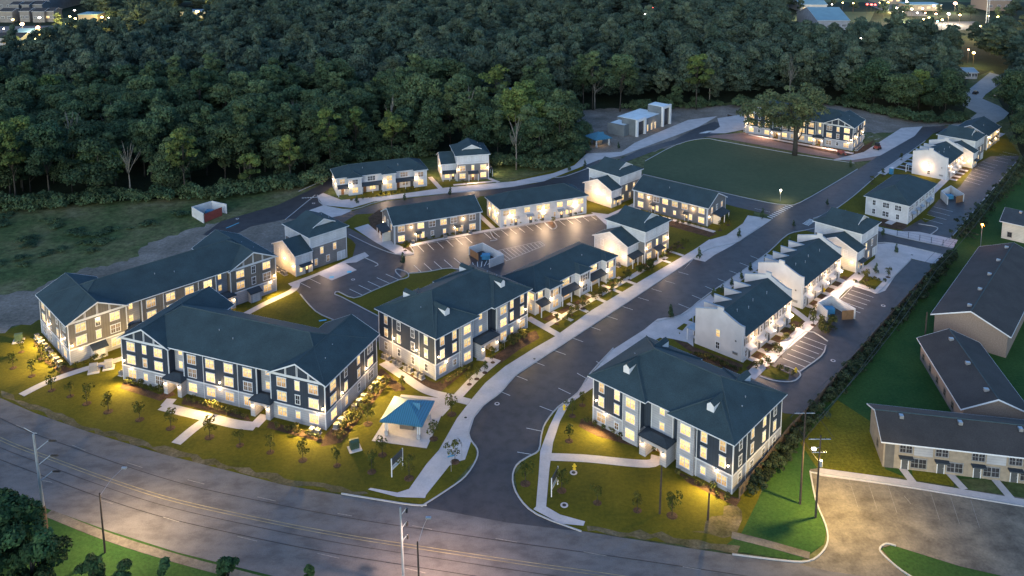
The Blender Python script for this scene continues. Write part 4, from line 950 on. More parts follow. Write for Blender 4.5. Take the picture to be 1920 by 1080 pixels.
W2_ = hip_row((-3.3, 234.5), 23.7, 'white hip roofed row with lit doors facing the inner car park', RG, 28.3, 10.5, False)
W3_ = hip_row((6.4, 181.4), 46.0, 'white row with stepped bays and porches along the main street pavement', RG, 28.5, 12, True, .85, 'mixd', True)
hip_row((116.5, 237.2), 47.6, 'unlit white hip roofed row with dark windows beside the alley', RG, 25.3, 12.2, False, .05, 'dark')
M1_ = gable_row((-32.6, 222.2), 24.1, 'charcoal gabled row with two wall lamps facing the inner car park', RG, 25.8, 11.6, -1)
M2_ = gable_row((37.8, 251.2), -39.3, 'charcoal gabled row with its back to the grass field', RG, 25.0, 11.8, 1, 'charcoal', True)
gable_row((180.8, 310.9), 46.8, 'farthest grey gabled row at the top of the alley', RG, 18, 12, -1, 'grey', False, .8)
parapet_row((47.8, 162.5), 47.7, 'nearest white parapet terrace, one lit window in its end wall', PG, endglow=40)
parapet_row((67.9, 185.4), 47.9, 'second white parapet terrace with a plain floodlit end wall', PG, endglow=420)
parapet_row((148.0, 276.2), 47.5, 'distant white parapet terrace with a bright lamp on its end wall', PG, 18, 11.3, 4, .7, 'darkish', True)

for x in (2.2, 23.5, 45.0): flood(B2_, (x, -.7, 2.9), (x, -9, 0), 3000)
for y in (3, 10, 16): flood(B2_, (47.7, y, 3.2), (54, y, 0), 2600)
flood(B2_, (-.7, 4, 3.2), (-9, 3, 0), 2600); flood(LB_, (-.7, 4, 3.4), (-9, 3, 0), 4000); flood(LB_, (-.7, 13, 3.4), (-9, 13, 0), 4000); flood(LB_, (45, -.7, 3.2), (46, -8, 0), 1800)
for x in (2.6, 25.2): flood(RF_, (x, -.9, 3.0), (x, -9, 0), 2400); flood(MD_, (x, -.9, 3.0), (x, -8, 0), 900)

for b_, xs in ((W2_, (4, 14, 24)), (M1_, (5, 20))):
    for x in xs: flood(b_, (x, -.9, 4.4), (x, -10, 0), 1500, (1, .68, .42), 140)
flood(T3_, (4, -.8, 4.0), (4, -9, 0), 500, (1, .7, .5)); flood(M2_, (12, -.8, 4.4), (12, -8, 0), 700, (1, .7, .45))
for x in (4, 14, 24): flood(W3_, (x, -1.0, 3.6), (x, -9, 0), 900, (1, .7, .45))
flood(T2_, (5, -1.9, 3.4), (5, -9, 0), 800, (1, .7, .45)); flood(T5_, (5, -1.9, 3.4), (5, -8, 0), 700, (1, .66, .3)); flood(T5_, (13, 5, 3.4), (20, 4, 0), 700, (1, .66, .25)); flood(W1_, (15, -1, 3.4), (15, -8, 0), 700, (1, .66, .35))
for x in (8, 34): flood(BG_, (x, -1.2, 3.4), (x, -10, 0), 1300, (1, .62, .42))

# older apartments over the fence
def old_block(pts, ang, label, Wd, D, ze, front, wallm, mat='roof_grey', pitch=.42):
    b = thing('old_apartment', label, 'apartment building', (pts[0], pts[1], 0), R(ang), 'older apartments beyond the fence')
    walls(b, 'house_wall', 0, Wd, 0, D, -.1, ze, wallm)
    mr = MB(); mf_ = MB(); mw = MB(); gable(mr, mf_, mw, 0, Wd, 0, D, ze, 'x', pitch, .7, .6); gable_walls(mw, MT[wallm], b); finish(b, mr, mf_, mat)
    zr = ze + D/2 * pitch
    F = (0, 0, 0)
    if front:
        MB().box(.25, 1.7, -.08, 0, 0, ze - .25).build('dark_panel', MT['shutter'], b)
        for i in range(int((Wd - 4) / 5.6)):
            u = 4.0 + 5.6 * i
            MB().box(u + .75, u + 3.7, -.06, 0, 2.75, ze - .2).build('white_panel' if i % 2 == 0 else 'tan_panel', MT['pale' if i % 2 == 0 else 'tan'], b)
            win(b, F, u - .5, 3.1, 2, 'dark', .85, 1.3, fm='metal'); door(b, F, u - .55, 0, 1.0, 2.1, 'door'); win(b, F, u + 1.6, .55, 2, 'dark', 1.1, 1.6, fm='metal')
            q = MB(); q.box(u - 1.6, u + .6, -1.0, 0, 2.3, 2.5); q.build('door_canopy', MT['roof_dark'], b)
    else:
        for u in np.arange(2, Wd - 1, 4.2): win(b, F, float(u), .9, 1, 'dark', .9, 1.2, fm='shutter')
    for i in range(max(2, int(Wd / 8))):
        u = 3.5 + i * (Wd - 6) / max(1, int(Wd / 8) - 1)
        v = MB(); v.box(-.32, .32, -.4, .4, -.25, .28).build('roof_vent', MT['metal'], b, loc=(u, D * .5 - .9, zr + .0))
    win(b, (0, D, -90), D * .6, 1.2, 1, 'dark', .8, 1.1, fm='shutter')
    return b
old_block((62.6, 130.2), -10.9, 'tan two storey flats facing the cracked car park, white panels between windows', 34, 9.6, 5.1, True, 'tan')
old_block((85.1, 163.9), 261, 'low dark roofed flats between the tan flats and the long brown block', 24, 10.8, 4.4, False, 'brown')
old_block((122.1, 208.4), 229.9, 'long brown block with a row of white roof vents, right edge beyond the fence', 46, 14.0, 5.2, False, 'brown')
old_block((G(1877, 446).x, G(1877, 446).y), -42, 'cream corner flats beside the orange lamp at the right edge', 22, 10, 5.2, False, 'cream', 'roof_dark')

# modern clubhouse
def club():
    o = G(1300 / 1, 300) ; p0 = G(1206, 252); p1 = G(1249, 235)
    d = p1 - p0; ang = math.atan2(d.y, d.x); L = d.length
    b = thing('clubhouse', 'modern flat roofed clubhouse with two tall white framed portals', 'clubhouse', (p0.x, p0.y, 0), ang)
    walls(b, 'main_wall', .2, L - .2, .8, 13, -.1, 5.2, 'dkpanel'); walls(b, 'side_wall', -8, 0, 4, 12, -.1, 4.2, 'dkpanel')
    MB().box(.4, L - .4, 1.0, 12.8, 5.2, 5.32).build('roof', MT['roofwhite'], b)
    MB().box(-7.7, -.2, 4.3, 11.7, 4.2, 4.3).build('roof', MT['roofwhite'], b)
    MB().box(-8.05, .0, 3.95, 4.2, 4.2, 4.7).box(-8.05, -7.8, 4.2, 12, 4.2, 4.7).box(.15, L - .15, .7, .95, 5.2, 5.7).build('parapet', MT['dkpanel'], b)
    for x0, h in ((-5.0, 7.0), (L - 3.2, 8.6)):
        t = MB().box(x0 + .5, x0 + 6.3, .55, 7.5, -.1, h - .25).build('tower_wall', MT['dkpanel'], b)
        MB().box(x0 + .6, x0 + 6.2, .6, 7.4, h - .25, h - .1).build('tower_roof', MT['roofwhite'], t)
        MB().box(x0, x0 + .9, -.3, .6, -.1, h).box(x0 + 5.9, x0 + 6.8, -.3, .6, -.1, h).box(x0 + .9, x0 + 5.9, -.3, .6, h - 1, h).build('portal_frame', MT['trim'], t)
        MB().box(x0 + .9, x0 + 5.9, .45, .54, .2, h - 1).build('glazing', WIN['dark'], t)
    for u in (L * .42, L * .58, L * .25): win(b, (0, .8, 0), u, .3, 1, 'lit', .8, 2.6)
    MB().box(-2.5, -1, 6, 7.5, 4.3, 5.2).build('rooftop_unit', MT['acwhite'], b)
    glow(b, (L * .5, -.6, 2.6), 40); return b
club()

def gazebo(o, ang, w, label):
    b = thing('gazebo', label, 'gazebo', (o[0], o[1], .05), R(ang), 'hip roofed gazebos')
    mr = MB(); mf_ = MB(); hip(mr, mf_, 0, w, 0, w, 2.9, .55, .75); mr.build('roof', MT['gazebo'], b); mf_.build('fascia', MT['gazebo'], b)
    for x in (.15, w - .15):
        for y in (.15, w - .15):
            MB().box(x - .32, x + .32, y - .32, y + .32, 0, .85).build('pier', MT['pale'], b)
            for dx, dy in ((-.18, 0), (.18, 0)): MB().box(x + dx - .09, x + dx + .09, y - .09, y + .09, .85, 2.9).build('column', MT['trim'], b)
    MB().box(0, w, 0, .16, 2.6, 2.9).box(0, w, w - .16, w, 2.6, 2.9).box(0, .16, .16, w - .16, 2.6, 2.9).box(w - .16, w, .16, w - .16, 2.6, 2.9).build('beam', MT['trim'], b)
    MB().box(w * .3, w * .7, w * .35, w * .75, 0, 2.2).build('mail_kiosk', MT['shutter'], b)
    zc = 2.9 + .2 + .55 * 1.9
    d = MB().prism([(w - .9, w*.5 - .6, zc - .2), (w - .9, w*.5 + .6, zc - .2), (w - .9, w*.5, zc + .6)], (-2.2, 0, 0)).build('dormer', MT['trim'], b)
    r = MB()
    for s in (-1, 1): r.prism([(w - .75, w*.5 + s*.85, zc - .35), (w - .75, w*.5, zc + .68), (w - .75, w*.5, zc + .58), (w - .75, w*.5 + s*.85, zc - .45)], (-2.6, 0, 0))
    r.build('dormer_roof', MT['gazebo'], d)
    glow(b, (w * .5, w * .2, 2.5), 60); return b
gazebo((-22.6, 138.6), -11.2, 6.3, 'blue metal roofed gazebo on a pale slab beside the entrance street')
gazebo((G(1118, 277).x, G(1118, 277).y), 30, 6.3, 'distant gazebo on the far pavement near the clubhouse')

# bin enclosures
def bins(pts, h, label, tall=None):
    """pts: three corners of the walled yard, open towards the fourth side"""
    A, B, C, D = [G(*p) for p in pts]
    b = thing('bin_enclosure', label, 'bin enclosure', A, 0, 'walled bin enclosures')
    w = MB()
    for p, q in ((A, B), (B, C), (C, D)):
        d = (q - p).normalized(); n = Vector((-d.y, d.x, 0)) * .12; p_, q_ = p - A - d*.1, q - A + d*.1
        w.prism([p_ + n - Vector((0,0,.05)), q_ + n - Vector((0,0,.05)), q_ - n - Vector((0,0,.05)), p_ - n - Vector((0,0,.05))], (0, 0, h))
    w.build('yard_wall', MT['white'], b)
    g = MB(); d = A - D; n = Vector((-d.y, d.x, 0)).normalized() * .05; p0, p1 = D - A + d*.04, D - A + d*(.8 if tall else .46)
    g.prism([p0 + n, p1 + n, p1 - n, p0 - n], (0, 0, h - .4)); g.build('gate', MT['redmetal' if tall else 'doorwood'], b)
    m = (A + C) / 2 - A; k = MB(); k.box(m.x - 1.1, m.x + 1.1, m.y - .8, m.y + .8, .1, 1.4); k.build('dumpster', MT['bluep'], b)
    return b
bins([(918, 502), (944, 492), (905, 470), (880, 478)], 2.3, 'white walled bin yard in the inner car park')
bins([(1550, 602), (1533, 586), (1558, 572), (1602, 598)], 2.6, 'white bin yard between the parapet terraces and the alley')
bins([(425, 400), (398, 394), (361, 405), (382, 418)], 3.0, 'white and brick red bin yard beside the back road', True)
bins([(1776, 384), (1764, 372), (1782, 362), (1806, 378)], 2.6, 'pale bin yard beside the unlit white row')

# air conditioners, transformers
def ac_mesh():
    a = MB().box(-.42, .42, -.42, .42, .1, .95).mesh('casing', MT['acwhite']); t = MB().cone(0, 0, .95, 1.0, .36, .34, 14).mesh('fan_grille', MT['acdark']); p = MB().box(-.55, .55, -.55, .55, 0, .1).mesh('pad', MT['conc'])
    s = MB()
    for i in range(5): s.box(-.43, .43, -.43, .43, .22 + i*.14, .27 + i*.14)
    return a, t, p, s.mesh('louvre', MT['acdark'])
AC = ac_mesh()
def ac(x, y, rz, label, group):
    b = thing('air_conditioner', label, 'air conditioner', (x, y, .02), rz, group)
    for n, m in zip(('casing', 'fan_grille', 'pad', 'louvre'), AC): mobj(n, m, b)
def local(o, ang, u, v): a = R(ang); return o[0] + u*math.cos(a) - v*math.sin(a), o[1] + u*math.sin(a) + v*math.cos(a)
def ac_row(o, ang, pts, label, group):
    for u, v in pts: x, y = local(o, ang, u, v); ac(x, y, R(ang), label, group)
ac_row((-77.6, 156.4), -20.4, [(48.4, 1.2 + i*1.75 + (i//3)*.9) for i in range(9)] + [(46.2, -1.4), (45, -1.5)], 'air conditioner along the right end of the long navy block', 'air conditioners by the long navy block')
ac_row((-77.6, 156.4), -20.4, [(-1.4, 1 + i*1.6) for i in range(3)], 'air conditioner at the left corner of the long navy block', 'air conditioners at the left of the navy block')
ac_row((-90.8, 161.4), 45.0, [(-1.5, 1.5 + i*1.9) for i in range(9)], 'air conditioner along the left end of the taupe block', 'air conditioners by the taupe block')
ac_row((-15.2, 155.9), 48.2, [(-1.4, 2.6 + i*1.35 + (i//2)*.7) for i in range(8)], 'air conditioner between the navy blocks, against the floodlit wall', 'air conditioners between the navy blocks')
ac_row((34.9, 210.2), 46.5, [(-6.2, 4 + i*1.4) for i in range(4)], 'air conditioner beside the townhouse wing on the main street', 'air conditioners by the street townhouse')
ac_row((-52, 206.4), 44.5, [(-6.2, 2 + i*1.5) for i in range(4)], 'air conditioner beside the townhouse near the blue bays', 'air conditioners by the blue bay townhouse')
ac_row((90.9, 208.8), 45.5, [(-6.2, 2.5 + i*1.5) for i in range(2)], 'air conditioner behind the second parapet terrace', 'air conditioners by the terrace end')
ac_row((-32.6, 222.2), 24.1, [(5.0, -1.2), (14.5, -1.2), (22, -1.2)], 'air conditioner at the foot of the charcoal row', 'air conditioners at the charcoal row')
ac_row((95.8, 335.5), -36.5, [(43.2, 1 + i*1.8) for i in range(6)], 'air conditioner at the right end of the distant gabled block', 'air conditioners at the distant block')
def transformer(px, py, rz, mat, label):
    g = G(px, py); b = thing('transformer_box', label, 'transformer box', (g.x, g.y, .03), R(rz))
    MB().box(-1.1, 1.1, -1.0, 1.0, 0, .14).build('pad', MT['conc'], b); MB().box(-.75, .75, -.35, .6, .14, 1.45).build('cabinet', MT[mat], b)
    MB().prism([(-.78, -.38, 1.45), (-.78, .63, 1.45), (-.78, .63, 1.62), (-.78, .2, 1.68)], (1.56, 0, 0)).build('lid', MT[mat], b); MB().box(-.7, -.02, -.4, -.35, .25, 1.35).box(.02, .7, -.4, -.35, .25, 1.35).build('door', MT[mat], b)
transformer(665, 842, 25, 'txgreen', 'green transformer box on a pad in the front lawn')
transformer(35, 640, 20, 'txgreen', 'dark transformer box at far left of the yellow lawn')
transformer(204, 690, 20, 'acwhite', 'beige utility cabinet beside the walk to the taupe block')
transformer(176, 697, 20, 'acwhite', 'low beige utility box left of the taller beige cabinet')

# ------------------------------------------------------------------ foliage
def leaf_mesh(name, mat, lobes, n, size, seed, flat=.0, hang=0.0, lo=.75):
    """many small leaf sprays spread through a cloud of lobes. lobes: (x, y, z, rx, ry, rz, shade)"""
    rg = np.random.default_rng(seed); L = np.array(lobes, float)
    w = (L[:, 3] * L[:, 4] + L[:, 3] * L[:, 5]); w /= w.sum()
    k = rg.choice(len(L), n, p=w); d = rg.normal(size=(n, 3)); d /= np.linalg.norm(d, axis=1)[:, None]
    dn = d.copy(); dn[:, 2] = np.where(dn[:, 2] < -.35, -dn[:, 2] * .5, dn[:, 2]); d = dn / np.linalg.norm(dn, axis=1)[:, None]
    r = rg.uniform(.62, 1.06, n) ** .7
    c = L[k, :3] + d * L[k, 3:6] * r[:, None]
    nrm = d + rg.normal(size=(n, 3)) * .55; nrm[:, 2] += flat; nrm /= np.linalg.norm(nrm, axis=1)[:, None]
    t = np.cross(nrm, rg.normal(size=(n, 3))); t /= np.linalg.norm(t, axis=1)[:, None]; bt = np.cross(nrm, t)
    s = size * rg.uniform(.55, 1.35, n)[:, None]; e = rg.uniform(.45, .8, n)[:, None]
    v = np.stack([c - t*s, c - bt*s*e*.9 + t*s*.1, c + t*s*.95, c + bt*s*e + t*s*.15 - np.array([0, 0, hang])*s], 1).reshape(-1, 3)
    me = bpy.data.meshes.new(name); me.vertices.add(n*4); me.loops.add(n*4); me.polygons.add(n)
    me.vertices.foreach_set('co', v.ravel()); me.loops.foreach_set('vertex_index', np.arange(n*4)); me.polygons.foreach_set('loop_start', np.arange(0, n*4, 4)); me.polygons.foreach_set('loop_total', np.full(n, 4))
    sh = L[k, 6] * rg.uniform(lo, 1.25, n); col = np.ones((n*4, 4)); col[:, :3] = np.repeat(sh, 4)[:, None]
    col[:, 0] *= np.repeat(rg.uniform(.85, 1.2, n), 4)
    me.materials.append(mat); me.update()
    at = me.color_attributes.new('shade', 'FLOAT_COLOR', 'POINT'); at.data.foreach_set('color', col.ravel())
    me.update(); return me
def limb_mesh(name, mat, segs):
    mb = MB()
    for pts, r0, r1 in segs: mb.tube(pts, r0, 6, r1)
    return mb.mesh(name, mat, True)
def tree_lobes(rg, h, cr, base, n, flat=1.0):
    out = []
    for i in range(n):
        t = rg.uniform(0, 1); z = base + (h - base) * (.12 + .76 * t)
        rad = cr * (1 - .62 * abs(t - .35) ** 1.3 * 1.6) * rg.uniform(.15, .95); a = rg.uniform(0, 2*math.pi); s = cr * rg.uniform(.16, .36)
        out.append((rad*math.cos(a), rad*math.sin(a), z, s, s, s * .72 * flat, rg.uniform(.72, 1.28) * (.62 + .6 * t)))  # crown shading painted in: lower lobes darker, upper ones lighter
    return out
def tree_limbs(lobes, h, base, r, rg):
    top = h * .8; segs = [([(0, 0, -.2), (.1*r, .1, base*.5), (-.1, .15, base), (.1, 0, top)], r, r*.25)]
    for l in lobes[:9]:
        z0 = base * rg.uniform(.75, 1.0) + (l[2] - base) * .25; segs.append(([(0, .05, z0), (l[0]*.5, l[1]*.5, (z0 + l[2])*.5 + .3), (l[0]*.95, l[1]*.95, l[2])], r*.42, r*.08))
    return segs
FT_VAR = []
for i in range(9):
    rg = np.random.default_rng(100 + i); h = [21, 19, 23, 18, 22, 20, 24, 19, 21][i]; base = h * [.30, .16, .36, .14, .22, .18, .40, .15, .30][i]; cr = [6.8, 8.2, 4.8, 8.0, 6.2, 8.8, 4.2, 7.0, 6.4][i]
    lb = tree_lobes(rg, h, cr, base, 46 + i % 3 * 8)
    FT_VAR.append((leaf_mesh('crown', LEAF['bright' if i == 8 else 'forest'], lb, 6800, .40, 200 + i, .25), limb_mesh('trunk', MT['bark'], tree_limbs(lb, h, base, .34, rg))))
FAR_VAR = []
for i in range(6):
    rg = np.random.default_rng(300 + i); h = [20, 18, 22, 17, 21, 19][i]; base = h * .25; lb = tree_lobes(rg, h, [7.2, 8.6, 5.4, 8.8, 6.8, 5.0][i], base, 40)
    FAR_VAR.append(leaf_mesh('crown', LEAF['far'], lb, 3600, .52, 320 + i, .3))

def inside(p, poly):
    x, y = p; c = False; n = len(poly)
    for i in range(n):
        a, b_ = poly[i], poly[i-1]
        if (a[1] > y) != (b_[1] > y) and x < (b_[0]-a[0]) * (y-a[1]) / (b_[1]-a[1]) + a[0]: c = not c
    return c
FW_ = [(p.x, p.y) for p in W(FOREST)]
CLEAR = [[(p.x, p.y) for p in W(q)] for q in (
    [(-400, 4), (-400, 140), (30, 136), (100, 112), (130, 98), (235, 100), (235, 58), (180, 40), (150, 4)], [(325, 66), (400, 66), (400, 22), (325, 22)], [(1140, 78), (1170, 78), (1170, 34), (1140, 34)], [(1195, 62), (1228, 62), (1228, 22), (1195, 22)],
    [(1470, 4), (1462, 60), (1490, 98), (1590, 100), (1640, 86), (1690, 82), (1770, 96), (1850, 96), (1885, 76), (1915, 70), (2100, 4)], [(1806, 140), (1840, 140), (1840, 100), (1806, 100)],
    [(915, 240), (985, 245), (990, 190), (925, 188)], [(1790, 245), (1892, 300), (1905, 300), (1893, 215), (1893, 128), (1795, 128)], [(1885, 122), (1950, 122), (2000, 70), (1885, 72)])]
pts = []
step = 9.2
xs0, ys0 = min(p[0] for p in FW_), min(p[1] for p in FW_)
for y in np.arange(190, 800, step):
    hw = y * .66 + 45
    for x in np.arange(-hw, hw, step):
        q = (x + random.uniform(-.42, .42)*step, y + random.uniform(-.42, .42)*step)
        if inside(q, FW_) and not any(inside(q, c) for c in CLEAR): pts.append(q)
# keep the very edge irregular; nearest trees become individuals
def inframe(q): return abs(q[0]) < q[1] * .62 + 10
def screeny(q): return q[1]
near = sorted([q for q in pts if inframe(q)], key=screeny)
NIND = 296
ind = near[:NIND]; indset = set(ind); rest = [q for q in pts if q not in indset]
print('forest points', len(pts), 'individual', len(ind), 'to depth', ind[-1][1])
for i, (x, y) in enumerate(ind):
    v = 8 if random.random() < .045 else random.randrange(8)
    s = random.choice([.62, .78, .9, 1, 1.08, 1.2]) * random.uniform(.93, 1.07)
    lab = 'yellow green broadleaf tree standing out of the dark wood behind the development' if v == 8 else 'dark green broadleaf tree in the front rows of the wood behind the development'
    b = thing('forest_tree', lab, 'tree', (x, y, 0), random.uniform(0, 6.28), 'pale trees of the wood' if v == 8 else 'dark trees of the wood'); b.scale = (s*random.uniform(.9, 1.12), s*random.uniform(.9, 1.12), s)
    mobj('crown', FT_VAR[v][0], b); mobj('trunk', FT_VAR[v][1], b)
# the rest of the wood reads as one mass: points carrying crowns
src = []
for i, me in enumerate(FAR_VAR):
    o = [q for q in rest][i * 37 % len(rest)]
    src.append(o)
def far_wood():
    ob = bpy.data.objects.new('forest', bpy.data.meshes.new('forest')); link(ob); tag(ob, 'dense dark wood filling the distance behind the nearer trees', 'forest', None, 'stuff')
    P_ = [q for q in rest]; ob.data.from_pydata([(x, y, 0) for x, y in P_], [], [])
    ng = bpy.data.node_groups.new('forest_scatter', 'GeometryNodeTree'); N = ng.nodes; K = ng.links
    ng.interface.new_socket('Geometry', in_out='INPUT', socket_type='NodeSocketGeometry'); ng.interface.new_socket('Geometry', in_out='OUTPUT', socket_type='NodeSocketGeometry')
    gi = N.new('NodeGroupInput'); go = N.new('NodeGroupOutput'); ip = N.new('GeometryNodeInstanceOnPoints'); jn = N.new('GeometryNodeJoinGeometry')
    K.new(gi.outputs[0], ip.inputs['Points']); K.new(jn.outputs[0], ip.inputs['Instance']); K.new(ip.outputs[0], go.inputs[0])
    for me in FAR_VAR:
        hold = FARSRC[me.name]; oi = N.new('GeometryNodeObjectInfo'); oi.inputs['Object'].default_value = hold; oi.inputs['As Instance'].default_value = True; K.new(oi.outputs['Geometry'], jn.inputs[0])
    ip.inputs['Pick Instance'].default_value = True
    ri = N.new('FunctionNodeRandomValue'); ri.data_type = 'INT'; ri.inputs[4].default_value = 0; ri.inputs[5].default_value = len(FAR_VAR) - 1; K.new(ri.outputs[2], ip.inputs['Instance Index'])
    rr = N.new('FunctionNodeRandomValue'); rr.data_type = 'FLOAT_VECTOR'; rr.inputs[0].default_value = (0, 0, 0); rr.inputs[1].default_value = (0, 0, 6.28); K.new(rr.outputs[0], ip.inputs['Rotation'])
    rs = N.new('FunctionNodeRandomValue'); rs.data_type = 'FLOAT_VECTOR'; rs.inputs[0].default_value = (.6, .6, .55); rs.inputs[1].default_value = (1.3, 1.3, 1.3); rs.inputs['Seed'].default_value = 3; K.new(rs.outputs[0], ip.inputs['Scale'])
    md = ob.modifiers.new('scatter', 'NODES'); md.node_group = ng
FARSRC = {}
for i, me in enumerate(FAR_VAR):       # the first few distant trees are objects of their own and also lend their crowns to the mass
    q = rest.pop(random.randrange(len(rest))); b = thing('forest_tree', 'dark green broadleaf tree deep inside the wood', 'tree', (q[0], q[1], 0), random.uniform(0, 6), 'trees deep in the wood')
    FARSRC[me.name] = mobj('crown', me, b); mobj('trunk', FT_VAR[i][1], b)
far_wood()

# trees standing alone
def lone_tree(name, label, px, py, h, cr, base, seed, leaf, n, size, trunk_r, lobes=26, group=None, cat='tree', off=(0, 0), flat=1.0, shade=1.0):
    g = G(px, py); rg = np.random.default_rng(seed)
    lb = [(x + off[0], y + off[1], z, a, b_, c, s * shade) for x, y, z, a, b_, c, s in tree_lobes(rg, h, cr, base, lobes, flat)]
    b = thing(name, label, cat, (g.x, g.y, 0), 0, group)
    mobj('crown', leaf_mesh('crown', LEAF[leaf], lb, n, size, seed + 1, .35), b); mobj('trunk', limb_mesh('trunk', MT['bark'], tree_limbs(lb, h, base, trunk_r, rg)), b); return b
def oak():
    g = G(1490, 291); b = thing('oak_tree', 'big spreading tree on the far edge of the grass field', 'tree', (g.x, g.y, 0)); rg = np.random.default_rng(55); lb = []
    for i in range(84):
        t = rg.uniform(0, 1); x = -19.5 + 28 * t + rg.normal() * .6; top = 29.0 - 6.2 * (1 - t) ** 1.5 - 4.0 * max(0, t - .72) * 3
        bot = 10.8 + 4.5 * max(0, t - .45) + (2.5 if t < .1 else 0); z = rg.uniform(bot, top - 2.0); yy = rg.normal() * 4.0; s = rg.uniform(2.0, 3.2); lb.append((x, yy, z, s, s, s * .75, rg.uniform(.75, 1.35) * (.7 + .5 * (z - bot) / max(1, top - bot))))  # lobe colour lightens with height, painting in the crown's shading
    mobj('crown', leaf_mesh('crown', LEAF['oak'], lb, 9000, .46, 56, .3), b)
    segs = [([(0, 0, -.2), (.1, 0, 4), (0, 0, 8.5), (-.4, 0, 12)], .95, .7), ([(0, 0, 8.5), (2.5, .3, 13), (4, 0, 18), (4.2, .5, 22)], .6, .15), ([(-.3, 0, 10.5), (-4, .2, 14.5), (-9, -.3, 17)], .55, .15), ([(-.3, .1, 11.5), (-2, -.5, 16), (-3.5, .5, 22)], .5, .12), ([(-3, .2, 13.5), (-8, 1, 14), (-13, 1.5, 15.5)], .35, .1), ([(1, .1, 6), (2, -.4, 8.2), (2.3, -.5, 10.5)], .3, .12)]
    mobj('trunk', limb_mesh('trunk', MT['bark'], segs), b)
oak()
lone_tree('roadside_tree', 'big dark leafy tree at the bottom left corner, over the utility pole foot', -8, 1085, 12.6, 6.4, 3.0, 400, 'fore', 9000, .34, .4, 34)
lone_tree('roadside_tree', 'dark round tree right of the bottom left corner tree', 62, 1120, 10, 5.5, 1.8, 404, 'fore', 6500, .30, .3, 26)
for px, py, h, cr, lab in [(180, 1105, 6.2, 3.0, 'dark bush at the bottom edge below the wooden lamp post'), (300, 1110, 4.6, 2.3, 'small dark tree at the bottom edge, middle of the verge'), (428, 1098, 4.2, 2.0, 'pointed green bush at the bottom edge beside the road verge'), (582, 1100, 3.4, 1.1, 'tip of a small tree at the bottom edge by the main road'), (235, 1120, 5, 2.6, 'low dark bush at the bottom edge, right of the lamp post bush')]:
    lone_tree('roadside_tree', lab, px, py, h, cr, .6, 410 + px, 'fore', 2200, .26, .14, 14)
lone_tree('clearing_tree', 'tall pale tree at the wood edge right of the clubhouse', 1305, 205, 27, 6.5, 11, 431, 'bright', 4200, .5, .4, 26, shade=.75)
lone_tree('clearing_tree', 'leaning leafy tree at the corner of the wood behind the small lit townhouse', 995, 300, 22, 6.2, 8, 433, 'forest', 4200, .46, .35, 26, shade=1.15)
for k, (px, py, h, cr, lab) in enumerate([(30, 383, 27, 6.5, 'tall yellow green tree at the left edge of the wood'), (347, 371, 25, 5.5, 'pale green tree in the front row of the wood, left of centre'), (470, 361, 14, 4.5, 'short bright green tree at the wood edge near the back road'), (545, 348, 18, 4.5, 'bright tree at the wood edge, left of the bay fronted row'), (620, 322, 24, 5, 'tall pale tree behind the left end of the bay fronted row'), (735, 297, 19, 4.6, 'pale open tree behind the white bay fronted row'), (930, 230, 26, 7.5, 'large pale crowned tree rising behind the lit townhouse'), (668, 300, 21, 4.5, 'pale tree over the roof of the bay fronted row')]):
    lone_tree('wood_edge_tree', lab, px, py, h, cr, h * .38, 440 + k * 3, 'bright', 3000, .48, .32, 22, shade=.8)
for k, (px, py, h) in enumerate([(245, 372, 20), (212, 300, 24), (735, 282, 22), (968, 318, 21), (880, 262, 23), (560, 300, 24), (1330, 196, 24), (1115, 207, 19), (1480, 192, 24), (140, 330, 25)]):
    g = G(px, py); rg = np.random.default_rng(800 + k); lb = tree_lobes(rg, h, 4.2, h * .45, 16); segs = tree_limbs(lb, h, h * .45, .3, rg) + [([(l[0]*.5, l[1]*.5, l[2]*.8), (l[0], l[1]*.7, l[2]*.96), (l[0]*1.25, l[1], l[2] + 1.2)], .07, .02) for l in lb]
    tag(mobj('bare_tree', limb_mesh('bare_tree', MT['bare'], segs), None, (g.x, g.y, 0)), 'leafless grey tree with pale branches among the dark crowns of the wood', 'tree', 'bare trees in the wood')
bm_, bl_ = [], []
for i in range(4):
    rg = np.random.default_rng(500 + i); bm_.append(leaf_mesh('bush', LEAF['forest'], [(rg.normal()*1.3, rg.normal()*1.3, rg.uniform(.6, 2.6), 1.5, 1.5, 1.2, rg.uniform(.7, 1.5)) for _ in range(9)], 900, .34, 510 + i, .4))
edge = spline(W([(-120, 397), (0, 394), (200, 381), (420, 369), (560, 350), (620, 322)]), 14) + spline(W([(640, 303), (720, 297), (800, 295)]), 10) + spline(W([(925, 308), (1010, 316), (1078, 295), (1092, 270), (1085, 245)]), 9) + spline(W([(1200, 209), (1340, 200), (1560, 197), (1700, 226), (1800, 230)]), 11)
for i, p in enumerate(edge):
    s = random.uniform(.7, 1.5); tag(mobj('wood_edge_bush', bm_[i % 4], None, (p.x + random.uniform(-2, 2), p.y + random.uniform(-1, 3), 0), random.uniform(0, 6)), 'low dark bush along the foot of the wood', 'bush', 'bushes at the foot of the wood').scale = (s, s, s)
for i in range(70):
    px, py = random.uniform(-40, 420), random.uniform(402, 520)
    if py > 520 - px * .28: continue
    p = G(px, py); s = random.uniform(.25, .7); tag(mobj('field_brush', bm_[i % 4], None, (p.x, p.y, 0), random.uniform(0, 6)), 'low brush in the rough field at the left', 'bush', 'brush in the left field').scale = (s * 1.4, s * 1.2, s * .6)

